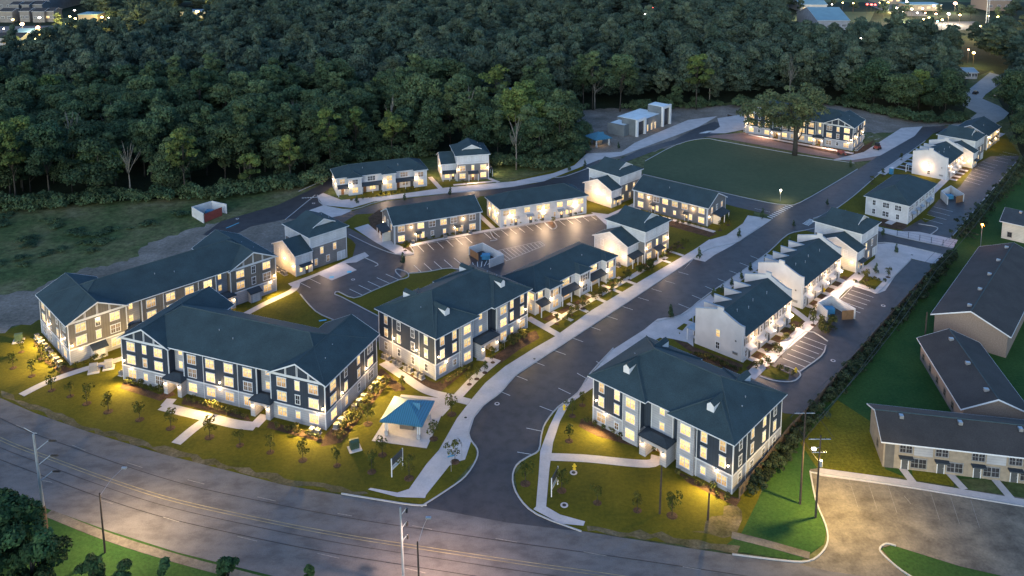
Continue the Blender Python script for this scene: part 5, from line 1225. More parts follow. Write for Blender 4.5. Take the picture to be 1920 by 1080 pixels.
# saplings and shrubs of the development
SAP = []
for i in range(4):
    rg = np.random.default_rng(520 + i); lb = [(rg.normal()*.32, rg.normal()*.32, rg.uniform(1.3, 3.3), .55, .55, .6, rg.uniform(.8, 1.3)) for _ in range(7)]
    SAP.append((leaf_mesh('crown', LEAF['young'], lb, 260, .17, 530 + i), limb_mesh('trunk', MT['bark'], [([(0, 0, -.05), (.02, 0, 1.2), (0, .02, 2.8)], .06, .02)] + [([(0, 0, 1.1), (l[0], l[1], l[2])], .03, .01) for l in lb[:4]]), MB().cone(0, 0, .0, .08, .75, .6, 12).mesh('mulch_ring', MT['mulch'])))
EVG = []
for i in range(3):
    rg = np.random.default_rng(540 + i); lb = [(rg.normal()*.15, rg.normal()*.15, z, .95 - z*.2, .95 - z*.2, .5, rg.uniform(.7, 1.3)) for z in np.linspace(.6, 3.4, 8)]
    EVG.append((leaf_mesh('crown', LEAF['forest'], lb, 420, .18, 550 + i), limb_mesh('trunk', MT['bark'], [([(0, 0, -.05), (0, 0, 3)], .08, .03)]), None))
def plant(kind, px, py, label, group, s=1.0):
    g = G(px, py); v = random.choice(SAP if kind == 'sapling' else EVG); b = thing(kind, label, 'tree', (g.x, g.y, .02), random.uniform(0, 6.28), group); s *= random.uniform(.85, 1.2); b.scale = (s, s, s)
    for n, m in zip(('crown', 'trunk', 'mulch_ring'), v):
        if m: mobj(n, m, b)
for px, py in [(97, 732), (132, 743), (163, 757), (203, 772), (262, 787), (320, 803), (393, 820), (450, 835), (507, 848), (568, 863), (632, 873)]: plant('sapling', px, py, 'young tree in the row along the front lawn by the main road', 'saplings in a row along the front lawn')
for px, py in [(60, 705), (25, 690), (78, 672), (40, 660)]: plant('sapling', px, py, 'small leafy sapling on the yellow lawn at the far left', 'saplings on the left lawn', .9)
for px, py in [(717, 853), (697, 885), (690, 795), (753, 730), (813, 823), (847, 777), (853, 866), (767, 897)]: plant('sapling', px, py, 'young tree on the lawn around the blue roofed gazebo', 'saplings around the gazebo')
for px, py in [(1067, 827), (1073, 780), (1092, 760), (985, 907), (1053, 920), (1120, 943), (1195, 957), (1260, 967)]: plant('sapling', px, py, 'young tree on the lawn in front of the right hand navy block', 'saplings before the right navy block')
for px, py in [(1044, 607), (1071, 591), (1093, 579), (1126, 555), (1145, 543), (1180, 525), (1280, 465), (880, 721), (894, 711), (909, 699), (924, 680), (1215, 505), (1245, 487)]: plant('sapling', px, py, 'small street tree in the planting strip along the left pavement', 'street trees along the left pavement', .8)
for px, py in [(1257, 590), (1337, 558), (1354, 550), (1372, 536), (1390, 524), (1407, 509), (1435, 494), (1452, 480), (1466, 471), (1480, 460), (1488, 425), (1551, 385), (1258, 596)]: plant('evergreen', px, py, 'dark pointed shrub tree before the fins of the parapet terraces', 'evergreens before the parapet terraces', .62)
for px, py in [(1311, 486), (1429, 410), (1385, 446), (759, 377), (844, 366), (669, 382), (1160, 279), (1097, 312), (1067, 321), (1595, 314), (1680, 474), (1642, 513), (1655, 443), (755, 494)]: plant('evergreen', px, py, 'single dark street tree standing in a kerb island or verge', 'lone trees in kerb islands', .75)
for px, py in [(1462, 668), (1440, 690), (1540, 615), (1555, 618), (1525, 610), (760, 470), (1038, 420), (1350, 432), (1365, 422), (1665, 520), (1625, 525), (1690, 300), (1655, 330), (1635, 345)]: plant('sapling', px, py, 'small tree in a mulch bed beside the parking bays', 'saplings in parking beds', .8)
SHR = []
for i in range(4):
    rg = np.random.default_rng(560 + i); SHR.append(leaf_mesh('shrub', LEAF['shrub'], [(rg.normal()*.22, rg.normal()*.22, .3 + rg.uniform(0, .3), .42, .42, .36, rg.uniform(.6, 1.4)) for _ in range(4)], 120, .13, 570 + i, .3))
SHN = 0
def shrubs(line, gap, label, group, s=1.0, jit=.35):
    global SHN
    P_ = W(line); tot = 0
    for a, b_ in zip(P_, P_[1:]):
        n = max(1, int((b_ - a).length / gap))
        for i in range(n):
            if SHN > 292: return
            q = a.lerp(b_, (i + .5) / n); k = s * random.uniform(.7, 1.4); SHN += 1
            o = tag(mobj('shrub', random.choice(SHR), None, (q.x + random.uniform(-jit, jit), q.y + random.uniform(-jit, jit), .02), random.uniform(0, 6)), label, 'shrub', group); o.scale = (k, k, k * random.uniform(.8, 1.3))
shrubs([(236, 716), (310, 736)], 1.1, 'low shrub in the bed before the left wing of the navy block', 'shrubs before the left navy wing')
shrubs([(350, 752), (462, 782)], 1.1, 'low shrub in the bed between the two porches of the navy block', 'shrubs between the navy porches')
shrubs([(508, 797), (600, 822)], 1.1, 'low shrub in the bed before the right wing of the navy block', 'shrubs before the right navy wing')
shrubs([(626, 822), (720, 712)], 1.0, 'low shrub in the bed along the air conditioners of the navy block', 'shrubs along the navy side wall'); shrubs([(635, 826), (728, 716)], 1.3, 'low shrub in the bed along the air conditioners of the navy block', 'shrubs along the navy side wall')
shrubs([(78, 650), (125, 692)], 1.2, 'low shrub in the bed at the left end of the taupe block', 'shrubs at the taupe end'); shrubs([(72, 662), (112, 700)], 1.5, 'low shrub in the bed at the left end of the taupe block', 'shrubs at the taupe end')
shrubs([(135, 692), (200, 668)], 1.3, 'low shrub in the bed before the taupe block', 'shrubs before the taupe block')
shrubs([(826, 722), (888, 688)], 1.1, 'low shrub in the bed before the block behind the gazebo', 'shrubs before the gazebo block'); shrubs([(925, 665), (992, 628)], .9, 'golden shrub beside the path of the block behind the gazebo', 'golden shrubs by the gazebo block', 1.5, 1.2)
shrubs([(1050, 605), (1075, 588), (1100, 568)], .9, 'shrub in a small bed before the bay fronted street row', 'shrubs before the street row', 1.1, .8); shrubs([(1110, 562), (1150, 538), (1180, 512)], .9, 'shrub in a small bed before the bay fronted street row', 'shrubs before the street row', 1.1, .8)
shrubs([(1195, 515), (1225, 500)], .7, 'shrub in the corner bed beside the lit street townhouse', 'shrubs beside the street townhouse', 1.5, 1.2); shrubs([(1225, 492), (1290, 452)], 1.1, 'shrub in the bed before the lit street townhouse', 'shrubs before the street townhouse', 1, .8)
shrubs([(1098, 792), (1160, 815), (1232, 846)], 1.2, 'low shrub in the left bed of the right navy block', 'shrubs left of the right navy porch'); shrubs([(1266, 888), (1372, 938)], 1.3, 'low shrub in the right bed of the right navy block', 'shrubs right of the right navy porch')
shrubs([(1300, 664), (1388, 696)], .9, 'dark shrub in the hedge row at the foot of the nearest parapet end wall', 'shrubs at the terrace end wall'); shrubs([(1412, 692), (1500, 612)], 1.4, 'shrub in the bed behind the nearest parapet terrace', 'shrubs behind the nearest terrace', 1, .9)
shrubs([(1520, 595), (1545, 575)], .9, 'shrub in the bed at the gap between the parapet terraces', 'shrubs in the terrace gap', 1.2, .9); shrubs([(1535, 625), (1560, 605)], .8, 'tall shrub in the mulch island before the bin yard', 'shrubs in the bin yard island', 1.6, 1.2)
shrubs([(1440, 684), (1490, 706)], 1.1, 'shrub in the rounded island at the end of the alley bays', 'shrubs in the rounded island'); shrubs([(1608, 515), (1660, 530)], .9, 'shrub edging the small square lawn by the alley', 'shrubs around the square lawn'); shrubs([(1603, 530), (1640, 545)], .9, 'shrub edging the small square lawn by the alley', 'shrubs around the square lawn')
shrubs([(742, 462), (820, 446), (895, 434)], 1.8, 'low shrub at the foot of the charcoal row', 'shrubs at the charcoal row'); shrubs([(940, 426), (1095, 400)], 2.2, 'low shrub at the foot of the white hip roofed row', 'shrubs at the white row')
shrubs([(1195, 400), (1330, 430)], 1.7, 'low shrub at the foot of the charcoal row by the field', 'shrubs at the field row'); shrubs([(655, 378), (800, 354)], 1.6, 'low shrub before the bay fronted row by the woods', 'shrubs at the wood row', .9); shrubs([(862, 343), (925, 338)], 1.3, 'low shrub before the lit townhouse by the woods', 'shrubs at the wood townhouse', .9)
shrubs([(694, 412), (712, 395)], 1.0, 'big shrub at the left porch of the charcoal row', 'shrubs at the charcoal porch', 1.8, 1.4); shrubs([(615, 372), (640, 384)], 1.2, 'golden shrub at the corner of the back road', 'shrubs at the back road corner', 1.5, 1.2)
shrubs([(1640, 425), (1700, 428)], 1.1, 'dark shrub before the unlit white row', 'shrubs at the unlit row', 1.2)
print('shrubs', SHN)

# overgrown vines along the boundary fence
def hedge(line, w, h, label, seed, n, size=.3, name='vine_hedge'):
    w *= .55; h *= .72
    P_ = spline(W(line), 5); o0 = P_[0].copy(); rg = np.random.default_rng(seed); lb = []
    for a, b_ in zip(P_, P_[1:]):
        for k in range(max(1, int((b_ - a).length / .16))):
            q = a.lerp(b_, rg.uniform()) - o0; s = rg.uniform(.25, .8); lb.append((q.x + rg.normal()*w, q.y + rg.normal()*w, rg.uniform(.2, h) , s, s, s*.8, rg.uniform(.5, 1.5)))
    return tag(mobj(name, leaf_mesh(name, LEAF['vine'], lb, n, size, seed), None, (o0.x, o0.y, 0)), label, 'hedge')
hedge([(1548, 760), (1600, 700), (1650, 640), (1700, 585)], 1.1, 2.6, 'dark vine covered hedge along the fence beside the near alley', 600, 16000, .2)
hedge([(1700, 585), (1735, 545), (1770, 500), (1790, 478)], 1.2, 2.8, 'dark vine covered hedge along the fence, middle of the alley', 601, 11000, .2)
hedge([(1800, 452), (1850, 395), (1900, 335), (1925, 305)], 2.2, 4.0, 'taller tangled hedge along the fence at the top of the alley', 602, 12000, .26)
hedge([(1410, 925), (1450, 880), (1490, 830), (1530, 775)], 1.3, 2.4, 'dark overgrown hedge beside the right navy block', 603, 11000, .2)
def fence(line, h, label):
    P_ = W(line); b = thing('timber_fence', label, 'fence', P_[0]); m = MB(); c = MB()
    for a, b_ in zip(P_, P_[1:]):
        d = (b_ - a); L = d.length; d.normalize(); n = Vector((-d.y, d.x, 0)) * .03; k = int(L / .16)
        for i in range(k):
            p = a + d * (i * .16) - P_[0]; q = p + d * .145; m.prism([p + n, q + n, q - n, p - n], (0, 0, h * random.uniform(.97, 1.02)))
        for i in range(int(L / 2.4) + 1):
            p = a + d * (i * 2.4) - P_[0] - n * 2.5; c.box(p.x - .06, p.x + .06, p.y - .06, p.y + .06, -.05, h + .08)
    m.build('fence_board', MT['wood'], b); c.build('fence_post', MT['wood'], b)
fence([(1516, 779), (1600, 681), (1686, 582), (1765, 494)], 1.9, 'weathered timber fence along the alley with vines over it')
fence([(1385, 935), (1430, 880), (1480, 815), (1516, 779)], 1.9, 'weathered timber fence beside the right navy block')

# poles, lamps and wires
def pole_big():
    g = G(88, 1000); b = thing('utility_pole', 'tall pale steel utility pole with three angled insulator arms over the main road', 'utility pole', (g.x, g.y, 0))
    MB().tube([(0, 0, -.2), (-.75, 0, 16.3)], .28, 10, .16).build('pole', MT['galv'], b); MB().tube([(0, 0, -.25), (-.2, 0, 4.6)], .33, 10, .3).build('base', MT['wood'], b)
    for z in (13.6, 11.2, 8.6):
        x = -.75 * z / 16.3; a = MB().tube([(x, 0, z), (x + 1.7, .5, z + 1.3)], .07, 6).build('arm', MT['galv'], b)
        i = MB()
        for k in range(5): i.tube([(x + 1.9 + k*.2, .5, z + 1.3), (x + 1.98 + k*.2, .5, z + 1.3)], .16, 8)
        i.tube([(x + 1.7, .5, z + 1.3), (x + 3.0, .5, z + 1.3)], .05, 5); i.build('insulator', MT['black'], a)
    MB().tube([(-2.2, .3, 17.1), (-.7, 0, 16.5), (-.2, 0, 16.45)], .04, 5).build('top_arm', MT['galv'], b)
pole_big()
def pole_mid():
    g = G(757, 1095); b = thing('utility_pole', 'pale steel pole with three short insulator arms at the bottom middle', 'utility pole', (g.x, g.y, 0))
    MB().tube([(0, 0, -.2), (-.25, 0, 11.8)], .2, 10, .13).build('pole', MT['galv'], b)
    for z in (10.6, 8.6, 6.6):
        x = -.25 * z / 11.8; a = MB().tube([(x, 0, z), (x + .75, .2, z + .9)], .06, 6).build('arm', MT['galv'], b); i = MB()
        for k in range(3): i.tube([(x + .8, .2, z + .88 - k*.22), (x + .8, .2, z + .76 - k*.22)], .17, 8)
        i.build('insulator', MT['black'], a)
pole_mid()
def street_lamp(px, py, h, tip, label, power, col, spot=150, mat='lampyellow'):
    g = G(px, py); b = thing('street_lamp', label, 'street lamp', (g.x, g.y, 0)); tx, ty, tz = tip
    MB().tube([(0, 0, -.2), (-.15, 0, h)], .16, 8, .11).build('pole', MT['pole'], b)
    MB().tube([(-.1, 0, h - .4), (tx * .5, ty * .5, (h + tz) / 2 + .3), (tx, ty, tz)], .03, 6).build('arm', MT['metal'], b)
    hd = MB().box(tx - .2, tx + .55, ty - .18, ty + .18, tz - .06, tz + .14).build('lamp_head', MT['metal'], b); MB().box(tx - .08, tx + .45, ty - .12, ty + .12, tz - .1, tz - .065).build('lens', MT[mat], hd)
    L = bpy.data.objects.new('street_light', lit_data('street_%s' % label[:12], col, power, .3, spot)); link(L, b); L.location = (tx + .2, ty, tz - .2)
street_lamp(197, 1036, 9.6, (1.9, 3.2, 11.2), 'dark wooden post with a long armed lamp over the main road at left', 6600, (1, .70, .38), 158)
street_lamp(787, 1135, 9.6, (.9, 2.6, 11.0), 'dark post with a blue headed lamp over the main road at the bottom middle', 5600, (1, .64, .44), 164)
def pole_h(px, py, h, label, arms, lampz=None):
    g = G(px, py); b = thing('utility_pole', label, 'utility pole', (g.x, g.y, 0)); MB().tube([(0, 0, -.2), (.1, 0, h)], .19, 8, .12).build('pole', MT['pole'], b)
    for z, w in arms:
        a = MB().box(-w, w, -.05, .05, z - .05, z + .05).build('crossarm', MT['galv'], b); i = MB()
        for x in (-w + .1, -w * .4, w * .5, w - .1): i.cone(x, 0, z + .07, z + .3, .07, .05, 6)
        i.build('insulator', MT['black'], a)
    if lampz:
        MB().tube([(0, 0, lampz), (-.9, -.5, lampz + .2)], .05, 6).build('lamp_arm', MT['galv'], b); MB().box(-1.35, -.8, -.75, -.4, lampz + .1, lampz + .3).build('lamp_head', MT['lampwhite'], b)
        MB().cone(.3, -.2, lampz - 3, lampz - 2, .25, .25, 10).build('transformer_can', MT['galv'], b)
        L = bpy.data.objects.new('street_light', lit_data('park_lamp', (1, .66, .20), 7500, .3, 165)); link(L, b); L.location = (2.2, .6, lampz + .1)
    return b
pole_h(1529, 970, 13.8, 'dark timber pole with crossarms and a lit lamp at the car park corner', [(13.2, 1.7), (11.0, 1.1)], 11.8)
pole_h(1500, 945, 16.2, 'taller dark timber pole with one pale crossarm beside the fence', [(15.6, 1.6)])
pole_h(1237, 963, 8.2, 'slim dark post on the lawn before the right navy block', []); pole_h(1327, 975, 4.6, 'short dark post at the dirt patch near the right navy block corner', [])
pole_h(1732, 660, 9, 'thin dark post in the green yard between the brown block and the hedge', [])
def wire(pts, label, r=.032):
    P_ = [Vector(p) for p in pts]; out = []
    for a, b_ in zip(P_, P_[1:]):
        for i in range(9): t = i / 8; q = a.lerp(b_, t); q.z -= 4 * t * (1 - t) * (b_ - a).length * .02; out.append(q)
    o = MB().tube([p - P_[0] for p in out], r, 4).build('power_line', MT['black'], None, loc=P_[0]); tag(o, label, 'power line', 'power lines along the hedge')
g1, g2 = G(1529, 970), G(1500, 945); far1, far2 = G(1905, 330), G(1735, 560)
for dx, z in ((-2.2, 13.4), (2.2, 13.4), (0, 9.5)): wire([g1 + Vector((dx, 0, z)), g2 + Vector((dx, 0, z + 1.5)), far2 + Vector((dx, 0, 7.5)), far1 + Vector((dx, 0, 8))], 'dark power line running along the hedge from the timber poles')

def small_lamp(px, py, h, label, power, col, mat, grp=None):
    g = G(px, py); b = thing('lamp_post', label, 'lamp post', (g.x, g.y, 0), 0, grp); MB().tube([(0, 0, -.1), (0, 0, h)], .07, 6).build('post', MT['metal'], b); MB().box(-.22, .22, -.22, .22, h, h + .35).build('lamp_head', MT[mat], b)
    glow(b, (0, -.6, h + .1), power, col, .2)
small_lamp(1463, 377, 3.4, 'small lit lamp post at the near corner of the grass field', 260, (1, .75, .4), 'lampwhite')
small_lamp(1838, 468, 7.0, 'orange glowing lamp post at the right edge beyond the fence', 450, (1, .36, .06), 'lamporange')

# signs, hydrants, odd things
def banner(px, py, rz, label):
    g = G(px, py); b = thing('banner_sign', label, 'sign', (g.x, g.y, 0), R(rz))
    for x in (-1.55, 1.55): MB().box(x - .07, x + .07, -.07, .07, -.1, 3.3).build('post', MT['trim'], b)
    MB().box(-1.48, 1.48, -.04, .04, 1.95, 3.25).build('panel', MT['door'], b)
    w = MB().box(-1.48, 1.48, -.05, .05, 1.15, 1.95).build('lower_panel', MT['trim'], b); t = MB()
    for i in range(7): t.box(-1.1 + i*.32, -.92 + i*.32, -.055, -.051, 1.4, 1.72)
    t.build('lettering', MT['bluep'], w)
banner(1040, 920, 68, 'dark banner sign with a pale lettered strip, right of the entrance street'); banner(745, 884, 62, 'dark banner sign on white posts in front of the gazebo')
def rail_fence(a, b_, h, label):
    A, B = G(*a), G(*b_); t = thing('metal_fence', label, 'fence', A); m = MB(); r = MB(); n = int((B - A).length / 2.6)
    for i in range(n + 1): q = (B - A) * (i / n); m.box(q.x - .05, q.x + .05, q.y - .05, q.y + .05, -.05, h)
    for z in (.3, h * .55, h - .1): r.tube([Vector((0, 0, z)), B - A + Vector((0, 0, z))], .025, 4)
    m.build('fence_post', MT['black'], t); r.build('rail', MT['black'], t)
rail_fence((1682, 442), (1790, 466), 1.8, 'thin dark metal rail fence across the pale apron by the alley')
def stop(px, py, label):
    g = G(px, py); b = thing('road_sign', label, 'road sign', (g.x, g.y, 0), R(100)); MB().tube([(0, 0, 0), (0, 0, 2.9)], .04, 6).build('post', MT['metal'], b)
    MB().prism([(.42*math.cos(R(22.5 + 45*i)), 0, 2.7 + .42*math.sin(R(22.5 + 45*i))) for i in range(8)], (0, .03, 0)).build('plate', MT['black'], b)
stop(866, 860, 'dark backed octagonal road sign on the kerb of the entrance street')
g = G(846, 884); b = thing('street_sign', 'blue street name sign beside the entrance pavement', 'street sign', (g.x, g.y, 0), R(20)); MB().tube([(0, 0, 0), (0, 0, 3)], .04, 6).build('post', MT['metal'], b); MB().box(-.6, .6, -.02, .02, 2.7, 2.95).build('name_plate', MT['bluep'], b); MB().box(-.02, .02, -.6, .6, 2.97, 3.2).build('name_plate', MT['bluep'], b)
g = G(946, 655); b = thing('street_sign', 'pale round road sign on the lawn before the block behind the gazebo', 'road sign', (g.x, g.y, 0), R(45)); MB().tube([(0, 0, 0), (0, 0, 2.6)], .04, 6).build('post', MT['metal'], b); MB().cone(0, 0, 0, .04, .45, .45, 12).build('plate', MT['trim'], b, loc=(0, -.05, 2.5), rz=0).rotation_euler = (R(90), 0, 0)
def hydrant(px, py, label):
    g = G(px, py); b = thing('fire_hydrant', label, 'fire hydrant', (g.x, g.y, .03)); m = MB(); m.cone(0, 0, 0, .08, .3, .3, 12).cone(0, 0, .08, .75, .2, .18, 12); m.dome((0, 0, .75), .22, .22, .25); m.build('body', MT['yellow'], b)
    for s in (-1, 1): MB().tube([(s*.15, 0, .55), (s*.36, 0, .55)], .1, 8).build('outlet', MT['yellow'], b)
hydrant(1077, 880, 'yellow fire hydrant on the lawn before the right navy block'); hydrant(1058, 768, 'yellow hydrant on the pavement at the right side of the street'); hydrant(1545, 545 + 2, 'yellow hydrant in the planted bed beside the terrace bays'); hydrant(1492, 698, 'yellow hydrant at the tip of the rounded parking island')
def manhole(px, py, label, mat='metal', r=.5, col=None):
    g = G(px, py, .06); b = thing('manhole', label, 'manhole', (g.x, g.y, .056), 0, 'manhole covers'); MB().cone(0, 0, -.01, .02, r, r, 16).build('rim', MT['conc'], b); MB().cone(0, 0, .021, .03, r*.55, r*.5, 14).build('cover', MT[mat], b)
for px, py in [(1075.5, 886), (1058, 947)]: manhole(px, py, 'pale ringed manhole on the lawn beside the entrance banner', 'black', .62)
for px, py in [(932, 757), (873, 783), (1002, 673), (1040, 590), (1562, 676), (1656, 573), (1710, 478), (662, 524), (445, 410), (588, 381)]: manhole(px, py, 'small round cover let into the paving', 'black', .5)
def toilet():
    g = G(1671, 326); b = thing('portable_toilet', 'small blue portable toilet on the pavement by the far street', 'portable toilet', (g.x, g.y, .04), R(45)); MB().box(-.6, .6, -.6, .6, 0, 2.1).build('cabin', MT['bluep'], b); MB().prism([(-.65, -.65, 2.1), (-.65, .65, 2.1), (-.65, 0, 2.35)], (1.3, 0, 0)).build('roof', MT['trim'], b); MB().box(-.42, .42, -.64, -.6, .1, 1.9).build('door', MT['bluep'], b)
toilet()
def machine(px, py, rz, label, mat, cab=True):
    g = G(px, py); b = thing('construction_machine', label, 'machine', (g.x, g.y, .04), R(rz)); MB().box(-1.4, 1.1, -.8, .8, .55, 1.5).build('body', MT[mat], b)
    if cab: MB().prism([(-.9, -.7, 1.5), (.5, -.7, 1.5), (.3, -.7, 2.6), (-.8, -.7, 2.6)], (0, 1.4, 0)).build('cab', MT['black'], b)
    for x in (-.95, .75):
        for y in (-.85, .85): MB().tube([(x, y - .18, .5), (x, y + .18, .5)], .5, 12).build('wheel', MT['black'], b)
    MB().prism([(1.1, -.9, .2), (1.1, -.9, 1.0), (1.9, -.9, .15)], (0, 1.8, 0)).build('bucket', MT[mat], b)
machine(1645, 280, 40, 'small orange red loader on the pavement by the distant block', 'redmetal'); machine(1577, 290, -20, 'low red machine on the sandy strip before the distant block', 'redmetal', False)
def car(px, py, rz, label, mat):
    g = G(px, py); b = thing('parked_car', label, 'car', (g.x, g.y, .03), R(rz)); MB().prism([(-2.2, -.85, .35), (2.2, -.85, .35), (2.2, -.85, .8), (1.2, -.85, .95), (-2.0, -.85, .95), (-2.2, -.85, .8)], (0, 1.7, 0)).build('body', MT[mat], b)
    MB().prism([(-1.7, -.75, .95), (1.1, -.75, .95), (.5, -.75, 1.45), (-1.2, -.75, 1.45)], (0, 1.5, 0)).build('cabin_glass', MT['black'], b)
    MB().box(-1.15, .45, -.72, .72, 1.45, 1.5).build('roof', MT[mat], b)
    for x in (-1.35, 1.35):
        for y in (-.8, .8): MB().tube([(x, y - .1, .33), (x, y + .1, .33)], .33, 12).build('wheel', MT['black'], b)
car(1866, 180, 60, 'pale car parked on the far road at the top right', 'acwhite'); car(1829, 176, 45, 'dark car standing on the far road before the top right wood', 'black')

# ------------------------------------------------------------------ far town
def shedb(px0, px1, py, D, h, wall, roof, label, lit=0, gabled=True, name='distant_building', grp=None):
    p0, p1 = G(px0, py), G(px1, py); d = p1 - p0; b = thing(name, label, 'building', (p0.x, p0.y, 0), math.atan2(d.y, d.x), grp); L = d.length
    MB().box(0, L, 0, D, -.1, h).build('wall', MT[wall], b)
    if gabled: mr = MB(); mf_ = MB(); mw = MB(); gable(mr, mf_, mw, 0, L, 0, D, h, 'x', .3, .6, .4); gable_walls(mw, MT[wall], b); mr.build('roof', MT[roof], b); mf_.build('fascia', MT['trim'], b)
    else: MB().box(-.3, L + .3, -.3, D + .3, h, h + .5).build('roof', MT[roof], b)
    n = max(2, int(L / 6))
    for i in range(n): win(b, (0, 0, 0), L * (i + .5) / n, h * .35, 2, 'lit' if random.random() < lit else 'dark', 1.3, 1.6)
    return b
MT['coolroof'] = M_plain('cool_metal_roof', (.22, .30, .35), .5, .1, .2); MT['tealroof'] = M_plain('teal_metal_roof', (.16, .27, .31), .5, .1, .2)
shedb(-60, 94, 22, 60, 12, 'grey', 'coolroof', 'huge pale warehouse at the top left corner', .1, False)
for i, (a, c, py) in enumerate([(0, 24, 42), (38, 56, 41), (62, 84, 42), (86, 102, 41), (20, 36, 28), (42, 56, 28), (60, 80, 27)]): shedb(a, c, py, 12, 8.5, 'grey', 'roof_grey', 'pale gabled house in the distant estate at the top left', .15, True, 'distant_house', 'distant houses at the top left')
shedb(148, 184, 50, 14, 9, 'tan', 'tealroof', 'tan flats behind the lamps near the top left', .1, False); shedb(200, 232, 48, 10, 5, 'pale', 'coolroof', 'low blue roofed shed right of the tan flats'); shedb(338, 388, 34, 14, 5, 'pale', 'coolroof', 'white flat roofed shed among the trees, upper left', .1, False)
shedb(-20, 40, 86, 16, 5, 'pale', 'roof_grey', 'low grey roofed house at the left edge above the wood', .2); shedb(30, 60, 73, 12, 4.5, 'tan', 'tealroof', 'small lit house with orange lamps, upper left', .7)
shedb(944, 972, 192, 9, 4.5, 'pale', 'coolroof', 'pale blue roof showing among the trees above the lit townhouse')
shedb(1532, 1592, 56, 45, 7, 'pale', 'tealroof', 'large teal roofed hall by the distant sports field'); shedb(1500, 1550, 22, 30, 6, 'pale', 'tealroof', 'long low hall with a lit front beyond the sports field', .9)
shedb(1700, 1765, 20, 16, 5, 'tan', 'tealroof', 'distant shop row with bright fronts, top right', .9, False); shedb(1850, 1895, 20, 26, 9, 'brown', 'roof_grey', 'brick red distant hall at the top right', .1); shedb(1650, 1690, 8, 26, 8, 'tan', 'roof_grey', 'lit distant filling station shop at the top', .9, False)
shedb(1145, 1165, 46, 10, 4.5, 'tan', 'roof_grey', 'small lit house in the wood at the top middle', .9); shedb(1200, 1225, 34, 10, 5, 'pale', 'coolroof', 'pale shed in the wood at the top middle', .2, False); shedb(1810, 1832, 148, 10, 3.6, 'pale', 'coolroof', 'blue roofed shed beside the far road')
sheet('sports_field', [W([(1470, 42), (1500, 22), (1640, 22), (1628, 46), (1600, 52)])], .0, MT['turf']); sheet('far_field', [W([(1895, 70), (1990, 60), (1990, 82), (1900, 80)])], .0, MT['turf'])
sheet('far_car_park', [W([(1700, 42), (1830, 40), (1850, 54), (1760, 58)]), W([(1620, 4), (1700, 4), (1740, 30), (1680, 30), (1640, 14)]), W([(-60, 50), (108, 48), (104, 74), (20, 72), (-60, 74)])], .0, MT['asphold'])
HEADS = {}
def far_lamp(px, py, z, r, mat, label, grp, power=0):
    g = G(px, py, z); b = thing('distant_lamp', label, 'lamp post', (g.x, g.y, 0), 0, grp); MB().tube([(0, 0, 0), (0, 0, z)], .12, 5).build('post', MT['pole'], b)
    r *= .85; MB().dome((0, 0, 0), r, r, r * .7, 10, 4).dome((0, 0, 0), r, r, -r * .7, 10, 4).build('lamp_head', MT[mat], b, loc=(0, 0, z))
    if power: glow(b, (0, -4, z - .5), power * .9, {'lampyellow': (1, .75, .22), 'lamporange': (1, .4, .1)}.get(mat, (1, .85, .6)), .5)
for px, py, r, m, pw in [(125, 44, 1.9, 'lampyellow', 30000), (173, 55, 1.6, 'lampyellow', 25000), (217, 62, 1.7, 'lampyellow', 25000), (370, 22, 1.6, 'lampyellow', 20000), (41.5, 45, 1.5, 'lamppink', 12000), (71, 51, 1.4, 'lamppink', 12000), (61, 74, 1.0, 'lampyellow', 8000), (68, 73, 1.0, 'lampyellow', 0), (24, 37, 1.0, 'lampyellow', 0), (74, 33, 1.1, 'lampwhite', 0), (131, 31, .9, 'lampyellow', 0), (141, 35, 1.0, 'lampyellow', 0), (191, 32, 1.1, 'lampyellow', 8000), (172, 77, .7, 'lamppink', 0), (159, 111, .5, 'lamppink', 0), (110, 60, .9, 'lampwhite', 0), (140, 19, .8, 'lampwhite', 0), (204, 33, .6, 'lampwhite', 0), (7, 54, .6, 'lampwhite', 0), (479, 48, .7, 'lampyellow', 0), (440, 23, .6, 'lampwhite', 0)]:
    far_lamp(px, py, 8, r, m, 'glowing lamp of the distant estate at the upper left', 'distant lamps at the upper left', pw)
